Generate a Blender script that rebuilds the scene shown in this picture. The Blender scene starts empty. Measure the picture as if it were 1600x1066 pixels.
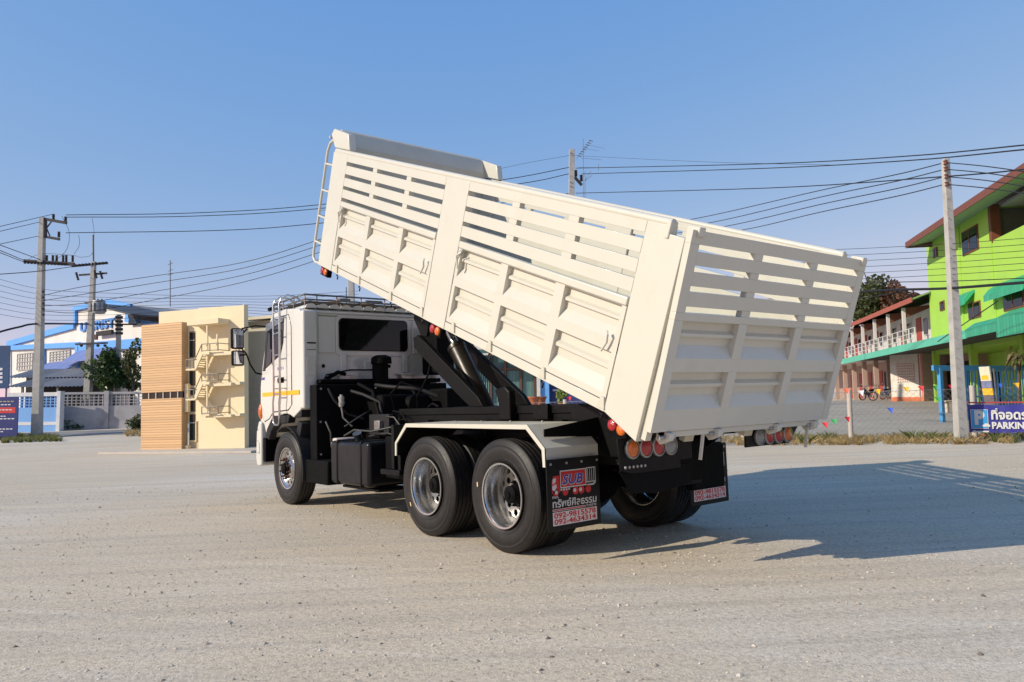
import bpy, math, random
import numpy as np
from mathutils import Vector, Matrix
random.seed(7); RNG = np.random.default_rng(7)
SC = bpy.context.scene
# ------------------------------------------------------------------ camera (fitted to the truck; x forward, y left, z up, metres)
F_PX, CX, CY = 1172.02, 800.0, 533.0
YAW, PITCH, ROLL = math.radians(-38.45), math.radians(4.595), math.radians(-1.948)
CAM = np.array([-5.6059, 5.4729, 1.3946])
def _axes():
    cy, sy, cp, sp = math.cos(YAW), math.sin(YAW), math.cos(PITCH), math.sin(PITCH)
    fwd = np.array([cy*cp, sy*cp, sp]); right = np.array([sy, -cy, 0.]); up = np.cross(right, fwd)
    cr, sr = math.cos(ROLL), math.sin(ROLL)
    return cr*right+sr*up, -sr*right+cr*up, fwd
CR, CU, CF = _axes()
cam_d = bpy.data.cameras.new('camera'); cam = bpy.data.objects.new('camera', cam_d); SC.collection.objects.link(cam)
cam.matrix_world = Matrix([[CR[0], CU[0], -CF[0], CAM[0]], [CR[1], CU[1], -CF[1], CAM[1]], [CR[2], CU[2], -CF[2], CAM[2]], [0, 0, 0, 1]])
cam_d.sensor_width = 36.0; cam_d.lens = F_PX/1600*36.0; cam_d.clip_end = 3000; cam_d.clip_start = .05
SC.camera = cam
SC.render.resolution_x, SC.render.resolution_y = 1024, 682
# ------------------------------------------------------------------ sky, sun, exposure
SUNV = Vector((0.48, 1.68, 1.0)).normalized()
w = bpy.data.worlds.new('World'); SC.world = w; w.use_nodes = True
nt = w.node_tree; nt.nodes.clear()
sky = nt.nodes.new('ShaderNodeTexSky'); sky.sky_type = 'NISHITA'; sky.sun_disc = False
sky.sun_elevation = math.asin(SUNV.z); sky.sun_rotation = math.atan2(SUNV.x, SUNV.y)
sky.altitude = 0; sky.air_density = 1.0; sky.dust_density = 0.15; sky.ozone_density = 5.0
bg = nt.nodes.new('ShaderNodeBackground'); bg.inputs[1].default_value = 0.15
# hazy tropical air: one even remap of the sky's colour (paler, less yellow towards the horizon), the same in every direction
sep = nt.nodes.new('ShaderNodeSeparateColor'); com = nt.nodes.new('ShaderNodeCombineColor'); nt.links.new(sky.outputs[0], sep.inputs[0])
for ch, (kk, gm) in enumerate(((.97, .95), (.54, .49), (.575, .12))):
    m1 = nt.nodes.new('ShaderNodeMath'); m1.operation = 'MULTIPLY'; m1.inputs[1].default_value = .15; nt.links.new(sep.outputs[ch], m1.inputs[0])
    m2 = nt.nodes.new('ShaderNodeMath'); m2.operation = 'POWER'; m2.inputs[1].default_value = gm; nt.links.new(m1.outputs[0], m2.inputs[0])
    m3 = nt.nodes.new('ShaderNodeMath'); m3.operation = 'MULTIPLY'; m3.inputs[1].default_value = kk/.15; nt.links.new(m2.outputs[0], m3.inputs[0]); nt.links.new(m3.outputs[0], com.inputs[ch])
wo = nt.nodes.new('ShaderNodeOutputWorld'); nt.links.new(com.outputs[0], bg.inputs[0]); nt.links.new(bg.outputs[0], wo.inputs[0])
sd = bpy.data.lights.new('sun', 'SUN'); sd.energy = 3.5; sd.angle = math.radians(.53); sd.color = (1.0, .90, .74)
so = bpy.data.objects.new('sun', sd); SC.collection.objects.link(so); so.rotation_euler = (-SUNV).to_track_quat('-Z', 'Y').to_euler(); so.location = SUNV*60
SC.view_settings.view_transform = 'Standard'; SC.view_settings.look = 'None'; SC.view_settings.gamma = 1; SC.view_settings.exposure = 0.4
SC.view_settings.use_curve_mapping = False
# ------------------------------------------------------------------ pixels to places
FH = np.array([math.cos(YAW), math.sin(YAW), 0.]); RH = np.array([math.sin(YAW), -math.cos(YAW), 0.])
UPT = np.array([0, 0, 1.])+math.tan(math.radians(1.25))*RH; UPT /= np.linalg.norm(UPT)   # the lot slopes a little against true vertical
ZUP = np.array([0, 0, 1.])
def ray(px, py): return (px-CX)/F_PX*CR-(py-CY)/F_PX*CU+CF
def P(px, py, D): return CAM+ray(px, py)*D
def terr(x, y):
    d = (x-CAM[0])*FH[0]+(y-CAM[1])*FH[1]; t = min(1, max(0, (d-24)/22.)); return .6*t*t*(3-2*t)
def G(px, py):                       # where the ray meets the terrain
    r = ray(px, py); lo, hi = .5, 400.
    for _ in range(60):
        m = (lo+hi)/2; q = CAM+r*m
        if q[2] > terr(q[0], q[1]): lo = m
        else: hi = m
    return CAM+r*lo
def onX(px, py, x): r = ray(px, py); return CAM+r*(x-CAM[0])/r[0]
def depth(p): return float((np.asarray(p)-CAM)@CF)
# ------------------------------------------------------------------ mesh builder
class MB:
    def __init__(s): s.v = []; s.f = []
    def add(s, vs, fs):
        b = len(s.v); s.v += [tuple(map(float, q)) for q in vs]; s.f += [tuple(i+b for i in f) for f in fs]; return s
    def box(s, x0, x1, y0, y1, z0, z1):
        x0, x1 = sorted((x0, x1)); y0, y1 = sorted((y0, y1)); z0, z1 = sorted((z0, z1))
        return s.add([(x, y, z) for z in (z0, z1) for y in (y0, y1) for x in (x0, x1)],
                     [(0, 2, 3, 1), (4, 5, 7, 6), (0, 1, 5, 4), (2, 6, 7, 3), (0, 4, 6, 2), (1, 3, 7, 5)])
    def prism(s, poly, axis, a, b):   # poly of 2-D points, axis 'x','y','z'; the 2-D axes are the other two in order
        def mk(p, t): return {'x': (t, p[0], p[1]), 'y': (p[0], t, p[1]), 'z': (p[0], p[1], t)}[axis]
        n = len(poly); ar = sum(poly[i][0]*poly[(i+1) % n][1]-poly[(i+1) % n][0]*poly[i][1] for i in range(n))
        flip = (ar > 0) != (axis == 'y')
        if not flip: poly = poly[::-1]
        if a > b: a, b = b, a
        vs = [mk(p, a) for p in poly]+[mk(p, b) for p in poly]
        fs = [tuple(range(n-1, -1, -1)), tuple(range(n, 2*n))]+[(i, (i+1) % n, n+(i+1) % n, n+i) for i in range(n)]
        fs = [f[::-1] for f in fs]
        return s.add(vs, fs)
    def tube(s, pts, r, n=8, caps=True):
        pts = [np.array(p, float) for p in pts]; rs = r if isinstance(r, (list, tuple)) else [r]*len(pts)
        t0 = pts[1]-pts[0]; t0 /= np.linalg.norm(t0)
        a = np.array([0, 0, 1.]) if abs(t0[2]) < .9 else np.array([1., 0, 0]); nrm = np.cross(t0, a); nrm /= np.linalg.norm(nrm)
        vs = []
        for i, p in enumerate(pts):
            if i == 0: t = pts[1]-pts[0]
            elif i == len(pts)-1: t = pts[-1]-pts[-2]
            else:
                t1 = pts[i]-pts[i-1]; t2 = pts[i+1]-pts[i]; t = t1/np.linalg.norm(t1)+t2/np.linalg.norm(t2)
            t = t/np.linalg.norm(t); nrm = nrm-t*(nrm@t); nrm /= np.linalg.norm(nrm); bn = np.cross(t, nrm)
            for k in range(n):
                c = 2*math.pi*k/n; vs.append(p+rs[i]*(math.cos(c)*nrm+math.sin(c)*bn))
        fs = [(i*n+k, i*n+(k+1) % n, (i+1)*n+(k+1) % n, (i+1)*n+k) for i in range(len(pts)-1) for k in range(n)]
        if caps: fs += [tuple(range(n-1, -1, -1)), tuple(range((len(pts)-1)*n, len(pts)*n))]
        return s.add(vs, fs)
    def bar(s, p0, p1, wd, ht, up=(0, 0, 1)):   # rectangular bar between two points
        p0 = np.array(p0, float); p1 = np.array(p1, float); t = p1-p0; t /= np.linalg.norm(t); sd_ = np.cross(t, np.array(up, float)); sd_ /= np.linalg.norm(sd_); u = np.cross(sd_, t)
        vs = [p+a*sd_*wd/2+b*u*ht/2 for p in (p0, p1) for b in (-1, 1) for a in (-1, 1)]
        return s.add(vs, [(0, 1, 3, 2), (4, 6, 7, 5), (0, 4, 5, 1), (2, 3, 7, 6), (0, 2, 6, 4), (1, 5, 7, 3)])
    def lathe(s, prof, n=32, c=(0, 0, 0), axis='y', closed=False):   # prof: (radius, along)
        vs = []; m = len(prof)
        for k in range(n):
            a = 2*math.pi*k/n; ca, sa = math.cos(a), math.sin(a)
            for r, t in prof:
                q = {'y': (r*ca, t, r*sa), 'z': (r*ca, r*sa, t), 'x': (t, r*ca, r*sa)}[axis]; vs.append((q[0]+c[0], q[1]+c[1], q[2]+c[2]))
        fs = []
        for k in range(n):
            k2 = (k+1) % n
            for i in range(m if closed else m-1):
                j = (i+1) % m; fs.append((k*m+i, k*m+j, k2*m+j, k2*m+i))
        return s.add(vs, fs)
    def quad(s, *ps): return s.add(ps, [tuple(range(len(ps)))])
    def mesh(s, name, smooth=None):
        me = bpy.data.meshes.new(name); me.from_pydata(s.v, [], s.f); me.update()
        if smooth:
            me.polygons.foreach_set('use_smooth', [True]*len(me.polygons)); me.set_sharp_from_angle(angle=math.radians(smooth))
        return me
    def build(s, name, m, parent=None, bevel=0, smooth=None, segs=2, ang=40):
        o = bpy.data.objects.new(name, s.mesh(name, smooth if smooth else (ang if bevel else None))); SC.collection.objects.link(o)
        if m: o.data.materials.append(m)
        if parent: o.parent = parent
        if bevel:
            b = o.modifiers.new('bevel', 'BEVEL'); b.width = bevel; b.segments = segs; b.limit_method = 'ANGLE'; b.angle_limit = math.radians(ang)
        return o
def link(me, name, m, parent=None, loc=None, rot=None):
    o = bpy.data.objects.new(name, me); SC.collection.objects.link(o)
    if m and not me.materials: me.materials.append(m)
    if parent: o.parent = parent
    if loc is not None: o.location = loc
    if rot is not None: o.rotation_euler = rot
    return o
def tag(o, label, cat, group=None, kind=None):
    o['label'] = label; o['category'] = cat
    if group: o['group'] = group
    if kind: o['kind'] = kind
    return o
def struct(o): o['kind'] = 'structure'; return o
def thing(name, label, cat, loc=(0, 0, 0), group=None, mat=None):
    o = bpy.data.objects.new(name, None); SC.collection.objects.link(o); o.empty_display_size = .2
    if mat is not None: o.matrix_world = mat
    else: o.location = [float(c) for c in loc]
    return tag(o, label, cat, group)
class Frame:     # local frame of something standing in the street: u to the right, v away, w up
    def __init__(s, p0, p1, up=ZUP):
        s.o = np.array(p0, float); up = up/np.linalg.norm(up); u = np.array(p1, float)-s.o; u -= up*(u@up); s.u = u/np.linalg.norm(u); s.w = up; s.v = np.cross(s.w, s.u)
    def mat(s): return Matrix([[s.u[i], s.v[i], s.w[i], s.o[i]] for i in range(3)]+[[0, 0, 0, 1]])
    def uw(s, px, py, v=0.):
        r = ray(px, py); t = ((s.o+s.v*v-CAM)@s.v)/(r@s.v); q = CAM+r*t-s.o; return float(q@s.u), float(q@s.w)
    def uv(s, px, py, wz=0.):
        r = ray(px, py); t = ((s.o+s.w*wz-CAM)@s.w)/(r@s.w); q = CAM+r*t-s.o; return float(q@s.u), float(q@s.v)
    def thing(s, name, label, cat, group=None): return thing(name, label, cat, group=group, mat=s.mat())
# ------------------------------------------------------------------ materials
def ramp(nt, fac, stops):
    r = nt.nodes.new('ShaderNodeValToRGB'); e = r.color_ramp.elements
    while len(e) < len(stops): e.new(.5)
    for i, (p_, c) in enumerate(stops): e[i].position = p_; e[i].color = (*c, 1) if len(c) == 3 else c
    nt.links.new(fac, r.inputs[0]); return r.outputs[0]
def noise(nt, scale, det=4, rough=.55, vec=None, stretch=None, dist=0.):
    n = nt.nodes.new('ShaderNodeTexNoise'); n.inputs['Scale'].default_value = scale; n.inputs['Detail'].default_value = det; n.inputs['Roughness'].default_value = rough; n.inputs['Distortion'].default_value = dist
    tc = nt.nodes.new('ShaderNodeTexCoord'); src = tc.outputs['Object']
    if stretch:
        mp = nt.nodes.new('ShaderNodeMapping'); mp.inputs['Scale'].default_value = stretch[:3]
        if len(stretch) > 3:      # turn first, then stretch
            m0 = nt.nodes.new('ShaderNodeMapping'); m0.inputs['Rotation'].default_value = (0, 0, stretch[3]); nt.links.new(src, m0.inputs[0]); src = m0.outputs[0]
        nt.links.new(src, mp.inputs[0]); src = mp.outputs[0]
    nt.links.new(src, n.inputs['Vector']); return n.outputs['Fac']
def mixc(nt, fac, a, b, mode='MIX'):
    m = nt.nodes.new('ShaderNodeMix'); m.data_type = 'RGBA'; m.blend_type = mode
    for i, vv in ((0, fac), (6, a), (7, b)):
        if hasattr(vv, 'is_linked'): nt.links.new(vv, m.inputs[i])
        elif i == 0: m.inputs[0].default_value = vv
        else: m.inputs[i].default_value = (*vv, 1)
    return m.outputs[2]
def base(name):
    m = bpy.data.materials.new(name); m.use_nodes = True; n = m.node_tree; return m, n, n.nodes['Principled BSDF']
def M(name, col, rough=.5, metal=0., var=.12, vs=6., bump=0., bs=60., coat=0., dirt=None, ds=2.5, spec=None, stretch=None, dthr=(.5, .75)):
    m, n, b = base(name); c2 = tuple(max(0, c*(1-var)) for c in col); c3 = tuple(min(1, c*(1+var*.7)) for c in col)
    if var > 0:
        out = ramp(n, noise(n, vs, 5, .6, stretch=stretch), [(.3, c2), (.7, c3)])
        if dirt: out = mixc(n, ramp(n, noise(n, ds, 7, .68), [(dthr[0], (0, 0, 0)), (dthr[1], (1, 1, 1))]), out, dirt)
        n.links.new(out, b.inputs['Base Color'])
        rr = n.nodes.new('ShaderNodeMapRange'); n.links.new(noise(n, vs*2.3, 3), rr.inputs[0]); rr.inputs[3].default_value = max(.02, rough-.1); rr.inputs[4].default_value = min(1, rough+.12); n.links.new(rr.outputs[0], b.inputs['Roughness'])
    else: b.inputs['Base Color'].default_value = (*col, 1); b.inputs['Roughness'].default_value = rough
    b.inputs['Metallic'].default_value = metal
    if coat: b.inputs['Coat Weight'].default_value = coat; b.inputs['Coat Roughness'].default_value = .08
    if spec is not None: b.inputs['Specular IOR Level'].default_value = spec
    if bump:
        bp = n.nodes.new('ShaderNodeBump'); bp.inputs['Strength'].default_value = bump; bp.inputs['Distance'].default_value = .02; n.links.new(noise(n, bs, 4, .6), bp.inputs['Height']); n.links.new(bp.outputs[0], b.inputs['Normal'])
    return m
def lines_mat(name, c1, c2, freq, axis=2, rough=.6, thr=(.08, .14), bump=.6, grain=None):   # boards or sheet ribs too fine to build
    m, n, b = base(name); tc = n.nodes.new('ShaderNodeTexCoord'); sx = n.nodes.new('ShaderNodeSeparateXYZ'); n.links.new(tc.outputs['Object'], sx.inputs[0])
    mm = n.nodes.new('ShaderNodeMath'); mm.operation = 'MULTIPLY'; mm.inputs[1].default_value = freq; n.links.new(sx.outputs[axis], mm.inputs[0])
    fr = n.nodes.new('ShaderNodeMath'); fr.operation = 'FRACT'; n.links.new(mm.outputs[0], fr.inputs[0])
    fl = n.nodes.new('ShaderNodeMath'); fl.operation = 'FLOOR'; n.links.new(mm.outputs[0], fl.inputs[0])
    wn = n.nodes.new('ShaderNodeTexWhiteNoise'); wn.noise_dimensions = '1D'; n.links.new(fl.outputs[0], wn.inputs['W'])
    board = ramp(n, wn.outputs['Value'], [(0, tuple(c*.86 for c in c1)), (1, tuple(min(1, c*1.1) for c in c1))])
    if grain: board = mixc(n, ramp(n, noise(n, 9, 6, .7, stretch=grain), [(.4, (0, 0, 0)), (.75, (.6, .6, .6))]), board, tuple(c*.72 for c in c1))
    g = ramp(n, fr.outputs[0], [(thr[0], (0, 0, 0)), (thr[1], (1, 1, 1))]); n.links.new(mixc(n, g, c2, board), b.inputs['Base Color']); b.inputs['Roughness'].default_value = rough
    bp = n.nodes.new('ShaderNodeBump'); bp.inputs['Strength'].default_value = bump; bp.inputs['Distance'].default_value = .03; n.links.new(g, bp.inputs['Height']); n.links.new(bp.outputs[0], b.inputs['Normal'])
    return m
def leaf_mat(name, c1, c2, tr=.25):
    m, n, b = base(name); oi = n.nodes.new('ShaderNodeNewGeometry')
    n.links.new(ramp(n, oi.outputs['Random Per Island'], [(0, c1), (1, c2)]), b.inputs['Base Color']); b.inputs['Roughness'].default_value = .6
    t = n.nodes.new('ShaderNodeBsdfTranslucent'); t.inputs[0].default_value = (*[min(1, c*1.5) for c in c2], 1); mx = n.nodes.new('ShaderNodeMixShader'); mx.inputs[0].default_value = tr
    o = n.nodes['Material Output']; n.links.new(b.outputs[0], mx.inputs[1]); n.links.new(t.outputs[0], mx.inputs[2]); n.links.new(mx.outputs[0], o.inputs[0]); return m
def glass(name, col, rough=.06): return M(name, col, rough, 0, 0, spec=.32)
def plain(name, col, rough=.5, metal=0.): return M(name, col, rough, metal, 0)
WHITE = M('cream_white_paint', (.585, .565, .475), .34, 0, .035, 1.6, coat=.35, dirt=(.525, .495, .40), ds=1.7, dthr=(.56, .82))
INNER = M('bed_interior_paint', (.56, .54, .44), .75, 0, .05, 2., dirt=(.52, .48, .40), ds=2.2, dthr=(.45, .75), spec=.15)
CABW = M('cab_white_paint', (.63, .62, .56), .24, 0, .03, 2., coat=.6, dirt=(.60, .57, .50), ds=2.6, dthr=(.56, .85))
BLACK = M('black_chassis_paint', (.0045, .0045, .005), .45, 0, .4, 7., dirt=(.011, .010, .009), ds=5, dthr=(.55, .85), spec=.16)
MATTE = M('matte_black', (.0035, .0035, .004), .7, 0, .3, 9., dirt=(.009, .008, .007), ds=6, dthr=(.55, .85), spec=.1)
TANKM = M('black_tank_paint', (.006, .0065, .008), .3, 0, .3, 4., dirt=(.014, .014, .014), ds=4, dthr=(.5, .85), spec=.3)
PLASTIC = M('grey_plastic', (.018, .018, .02), .6, 0, .2, 8., spec=.25)
RUBBER = M('tyre_rubber', (.015, .0138, .013), .5, 0, .12, 18., bump=.05, bs=170, dirt=(.032, .028, .024), ds=18, dthr=(.5, .95), spec=.35)
FLAPM = M('mudflap_rubber', (.006, .006, .0065), .5, 0, .3, 6., dirt=(.016, .014, .012), ds=8, dthr=(.52, .8), spec=.25)
POLISH = M('polished_rim_steel', (.62, .61, .59), .24, .95, .02, 5., dirt=(.44, .41, .38), ds=4, dthr=(.5, 1.0))
STEEL = M('wheel_disc_steel', (.40, .39, .375), .42, .8, .2, 9., dirt=(.16, .13, .11), ds=10, dthr=(.5, .85))
CHROME = M('chrome_tube', (.55, .55, .54), .2, 1., .08, 9.)
RUST = M('rusty_bolt', (.11, .045, .03), .6, .5, .3, 30)
GREYP = M('fender_grey_paint', (.58, .565, .49), .38, 0, .05, 3., dirt=(.46, .43, .38), ds=4, dthr=(.5, .8))
GALV = M('galvanised_metal', (.42, .43, .43), .45, .8, .12, 10)
def lens(name, c): 
    m = M(name, c, .18, 0, .1, 40, coat=.6, bump=.25, bs=160); return m
RED = lens('red_lens', (.36, .006, .007)); AMB = lens('amber_lens', (.62, .13, .004)); CLR = lens('clear_lens', (.24, .25, .26))
RINGM = plain('reflector_ring', (.30, .30, .29), .4, .6)
YEL = M('yellow_tape', (.85, .42, .01), .4, 0, .05); GLASSB = glass('dark_tinted_glass', (.004, .0045, .005), .05); GLASSC = glass('cab_side_glass', (.012, .014, .016), .04)
GASKET = plain('window_gasket', (.01, .01, .01), .6)
def flat(name, c): return M(name, c, .5, 0, .05, 12)
F_RED = flat('print_red', (.55, .02, .025)); F_WHT = flat('print_white', (.62, .62, .6)); F_BLU = flat('print_blue', (.03, .04, .33)); F_PINK = flat('print_pale_plate', (.66, .60, .57))
def text(body, name, m, parent, size, loc, axes, width=None, bold=0., shear=0., ext=.0006):
    cu = bpy.data.curves.new(name, 'FONT'); cu.body = body; cu.size = size; cu.align_x = 'LEFT'; cu.offset = bold; cu.shear = shear; cu.extrude = ext; cu.resolution_u = 3
    o = bpy.data.objects.new(name+'_tmp', cu); SC.collection.objects.link(o); dg = bpy.context.evaluated_depsgraph_get(); dg.update()
    me = bpy.data.meshes.new_from_object(o.evaluated_get(dg)); bpy.data.objects.remove(o); bpy.data.curves.remove(cu)
    co = np.empty(len(me.vertices)*3); me.vertices.foreach_get('co', co); co = co.reshape(-1, 3)
    if len(co) and width: co[:, 0] = (co[:, 0]-co[:, 0].min())*width/max(1e-6, np.ptp(co[:, 0]))
    u, v = np.array(axes[0], float), np.array(axes[1], float); nn = np.cross(u, v)
    co = np.array(loc, float)+co[:, :1]*u+co[:, 1:2]*v+co[:, 2:3]*nn
    me.vertices.foreach_set('co', co.ravel()); me.update(); me.materials.clear(); me.materials.append(m); me.name = name
    o = bpy.data.objects.new(name, me); SC.collection.objects.link(o); o.parent = parent; return o
# ================================================================== ground
def grid_sheet(name, Ds, As, dz, m):
    vs = []; n = len(As)
    for D in Ds:
        for a in As:
            q = CAM+FH*D+RH*a; vs.append((q[0], q[1], terr(q[0], q[1])+dz))
    fs = [(i*n+k, i*n+k+1, (i+1)*n+k+1, (i+1)*n+k) for i in range(len(Ds)-1) for k in range(n-1)]
    return struct(MB().add(vs, fs).build(name, m, smooth=60))
def ground_mat():
    m, n, b = base('gravel_lot')
    c = ramp(n, noise(n, .16, 5, .6, dist=.6), [(.32, (.53, .435, .31)), (.5, (.575, .495, .385)), (.68, (.61, .555, .475))])
    st = ramp(n, noise(n, .9, 6, .65, stretch=(.10, 1.1, 1, -.72)), [(.38, (0, 0, 0)), (.66, (1, 1, 1))])
    c = mixc(n, mixc(n, .6, (0, 0, 0), st), c, (.60, .50, .36))
    tr = ramp(n, noise(n, 2.2, 3, .6, stretch=(.035, 1.6, 1, -.95)), [(.46, (0, 0, 0)), (.66, (.7, .7, .7))]); c = mixc(n, tr, c, (.455, .395, .315))
    t2 = ramp(n, noise(n, 3.1, 4, .65, stretch=(.03, 1.5, 1, -.62)), [(.55, (0, 0, 0)), (.7, (.7, .7, .7))]); c = mixc(n, t2, c, (.64, .565, .46))
    wsh = ramp(n, noise(n, .35, 4, .6, stretch=(.2, 1, 1, -1.1)), [(.52, (0, 0, 0)), (.75, (.8, .8, .8))]); c = mixc(n, wsh, c, (.515, .455, .36))
    g1 = ramp(n, noise(n, 26, 3, .7), [(.28, (.62, .62, .62)), (.5, (1, 1, 1)), (.74, (1.16, 1.16, 1.16))]); c = mixc(n, .8, c, g1, 'MULTIPLY')
    vo = n.nodes.new('ShaderNodeTexVoronoi'); vo.inputs['Scale'].default_value = 75; tc = n.nodes.new('ShaderNodeTexCoord'); n.links.new(tc.outputs['Object'], vo.inputs[0])
    g2 = ramp(n, vo.outputs['Color'], [(.1, (.68, .68, .69)), (.45, (1, 1, 1)), (.9, (1.18, 1.17, 1.14))]); c = mixc(n, .6, c, g2, 'MULTIPLY')
    n.links.new(c, b.inputs['Base Color']); b.inputs['Roughness'].default_value = .93; b.inputs['Specular IOR Level'].default_value = .2
    add = n.nodes.new('ShaderNodeMath'); add.operation = 'ADD'; n.links.new(noise(n, 22, 8, .78), add.inputs[0])
    ml = n.nodes.new('ShaderNodeMath'); ml.operation = 'MULTIPLY'; ml.inputs[1].default_value = -.35; n.links.new(vo.outputs['Distance'], ml.inputs[0]); n.links.new(ml.outputs[0], add.inputs[1])
    bp = n.nodes.new('ShaderNodeBump'); bp.inputs['Strength'].default_value = .5; bp.inputs['Distance'].default_value = .016; n.links.new(add.outputs[0], bp.inputs['Height']); n.links.new(bp.outputs[0], b.inputs['Normal'])
    return m
grid_sheet('ground', [-20, -5, 0, 3, 6, 10, 15, 20, 23, 25, 27, 29, 31, 33, 35, 37, 39, 41, 43, 45, 47, 60, 120, 400, 1500], [-900, -300, -100, -60, -40, -25, -15, -8, -4, 0, 4, 8, 15, 25, 40, 60, 100, 300, 900], 0, ground_mat())
ASPH = M('worn_asphalt', (.17, .165, .165), .85, 0, .2, 1.5, bump=.2, bs=50, dirt=(.30, .28, .25), ds=.5, dthr=(.42, .7))
LOTM = M('parking_concrete', (.37, .325, .27), .88, 0, .12, .6, bump=.15, bs=40, dirt=(.29, .26, .225), ds=.35, dthr=(.48, .72))
grid_sheet('road', [37.6, 38.5, 39.5, 40.5, 41.5, 42.3], [-60, -40, -30, -24, -18, -12, -6], .006, ASPH)
# parking yard beyond the fence
def sheet_poly(name, pts, m, dz, sub=14):
    a, b, c, d = [np.array(q[:2]) for q in pts]; vs = []
    for i in range(sub+1):
        for k in range(sub+1):
            s_, t_ = i/sub, k/sub; q = (a*(1-t_)+b*t_)*(1-s_)+(d*(1-t_)+c*t_)*s_; vs.append((q[0], q[1], terr(q[0], q[1])+dz))
    n = sub+1; return struct(MB().add(vs, [(i*n+k, i*n+k+1, (i+1)*n+k+1, (i+1)*n+k) for i in range(sub) for k in range(sub)]).build(name, m, smooth=60))
sheet_poly('parking_yard', [CAM+FH*20.8+RH*3, CAM+FH*19.2+RH*26, CAM+FH*58+RH*44, CAM+FH*58+RH*3], LOTM, .007, 24)
# loose stones (nobody could count them)
def stones():
    mb = MB(); ico = [(0, 0, 1), (.9, 0, .2), (.25, .85, .2), (-.7, .5, .15), (-.7, -.5, .2), (.25, -.85, .15)]
    fs = [(0, 1, 2), (0, 2, 3), (0, 3, 4), (0, 4, 5), (0, 5, 1)]
    clumps = [(random.uniform(1.8, 14), random.uniform(-1, 1)) for _ in range(70)]
    for i in range(12000):
        if i % 2: D = 1.7+12.5*random.random()**1.5; a = random.uniform(-.78, .78)*D
        else:
            cD, ca = random.choice(clumps); D = cD+random.gauss(0, .3+.03*cD); a = ca*.72*cD+random.gauss(0, .7)
        if D < 1.5: continue
        q = CAM+FH*D+RH*a; s_ = random.choice((.003, .004, .005, .005, .006, .007, .008, .010, .014))*random.uniform(.7, 1.25)*(1+.03*D); rz = random.uniform(0, 6.28); c, s = math.cos(rz), math.sin(rz); sx, sy, sz = [random.uniform(.6, 1.3) for _ in range(3)]
        mb.add([(q[0]+s_*(c*x*sx-s*y*sy), q[1]+s_*(s*x*sx+c*y*sy), terr(q[0], q[1])-.001+s_*z*sz*.8) for x, y, z in ico], fs)
    m, n, b = base('gravel_stone'); g = n.nodes.new('ShaderNodeNewGeometry'); n.links.new(ramp(n, g.outputs['Random Per Island'], [(0, (.13, .105, .085)), (.12, (.33, .28, .22)), (.6, (.50, .43, .335)), (1, (.60, .54, .45))]), b.inputs['Base Color']); b.inputs['Roughness'].default_value = .9
    o = mb.build('gravel', m); tag(o, 'loose grey and tan gravel scattered over the lot', 'gravel', kind='stuff')
stones()
# ================================================================== the truck
T = thing('dump_truck', 'cream white ten wheel tipper truck with its slatted bed raised', 'truck')
TH = math.radians(21.14)
# ---- bed: local x forward along the floor, z up from it
bedm = MB(); bedm.box(.12, 6.16, -1.155, 1.155, -.02, .03)
for y in (-.42, .42): bedm.box(.25, 6.0, y-.06, y+.06, -.22, -.02)
for i in range(14): bedm.box(.4+i*.42, .46+i*.42, -.92, .92, -.11, -.021)
BED = bedm.build('dump_bed', INNER, T, .003); BED.location = (-1.8745, 0, 1.1254); BED.rotation_euler = (0, -TH, 0)
BAYS = [(3.357, 5.768, [(4.907, 5.011), (4.073, 4.175)]), (.504, 2.915, [(2.06, 2.17), (1.247, 1.37)])]
SL = [(1.407, 1.5), (1.252, 1.36), (1.10, 1.205), (.95, 1.057)]          # the flat boards; gaps between
YO = 1.24
def tier(nt_, nb, dpt):    # outline of a pressed sheet: recess with one rib and a sloping foot
    h = nt_-nb; return [(nt_, 0), (nt_-.002, dpt), (nt_-.27*h, dpt), (nt_-.34*h, dpt*.42), (nt_-.43*h, dpt*.42), (nt_-.45*h, dpt*.97), (nt_-.68*h, dpt), (nb, 0)]
def pressed(mb, a0, a1, tiers, ntop, nbot, put, dpt=.055):
    prof = [(ntop, 0)]
    for t0, t1 in tiers: prof += tier(t0, t1, dpt)
    prof += [(nbot, 0)]; k = len(prof)
    vs = [put(a0, d, n_) for n_, d in prof]+[put(a1, d, n_) for n_, d in prof]; mb.add(vs, [(i, i+1, k+i+1, k+i) for i in range(k-1)])
    vs = [put(a0, .075, ntop), put(a1, .075, ntop), put(a1, .075, nbot), put(a0, .075, nbot)]; mb.add(vs, [(0, 1, 2, 3)])
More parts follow.
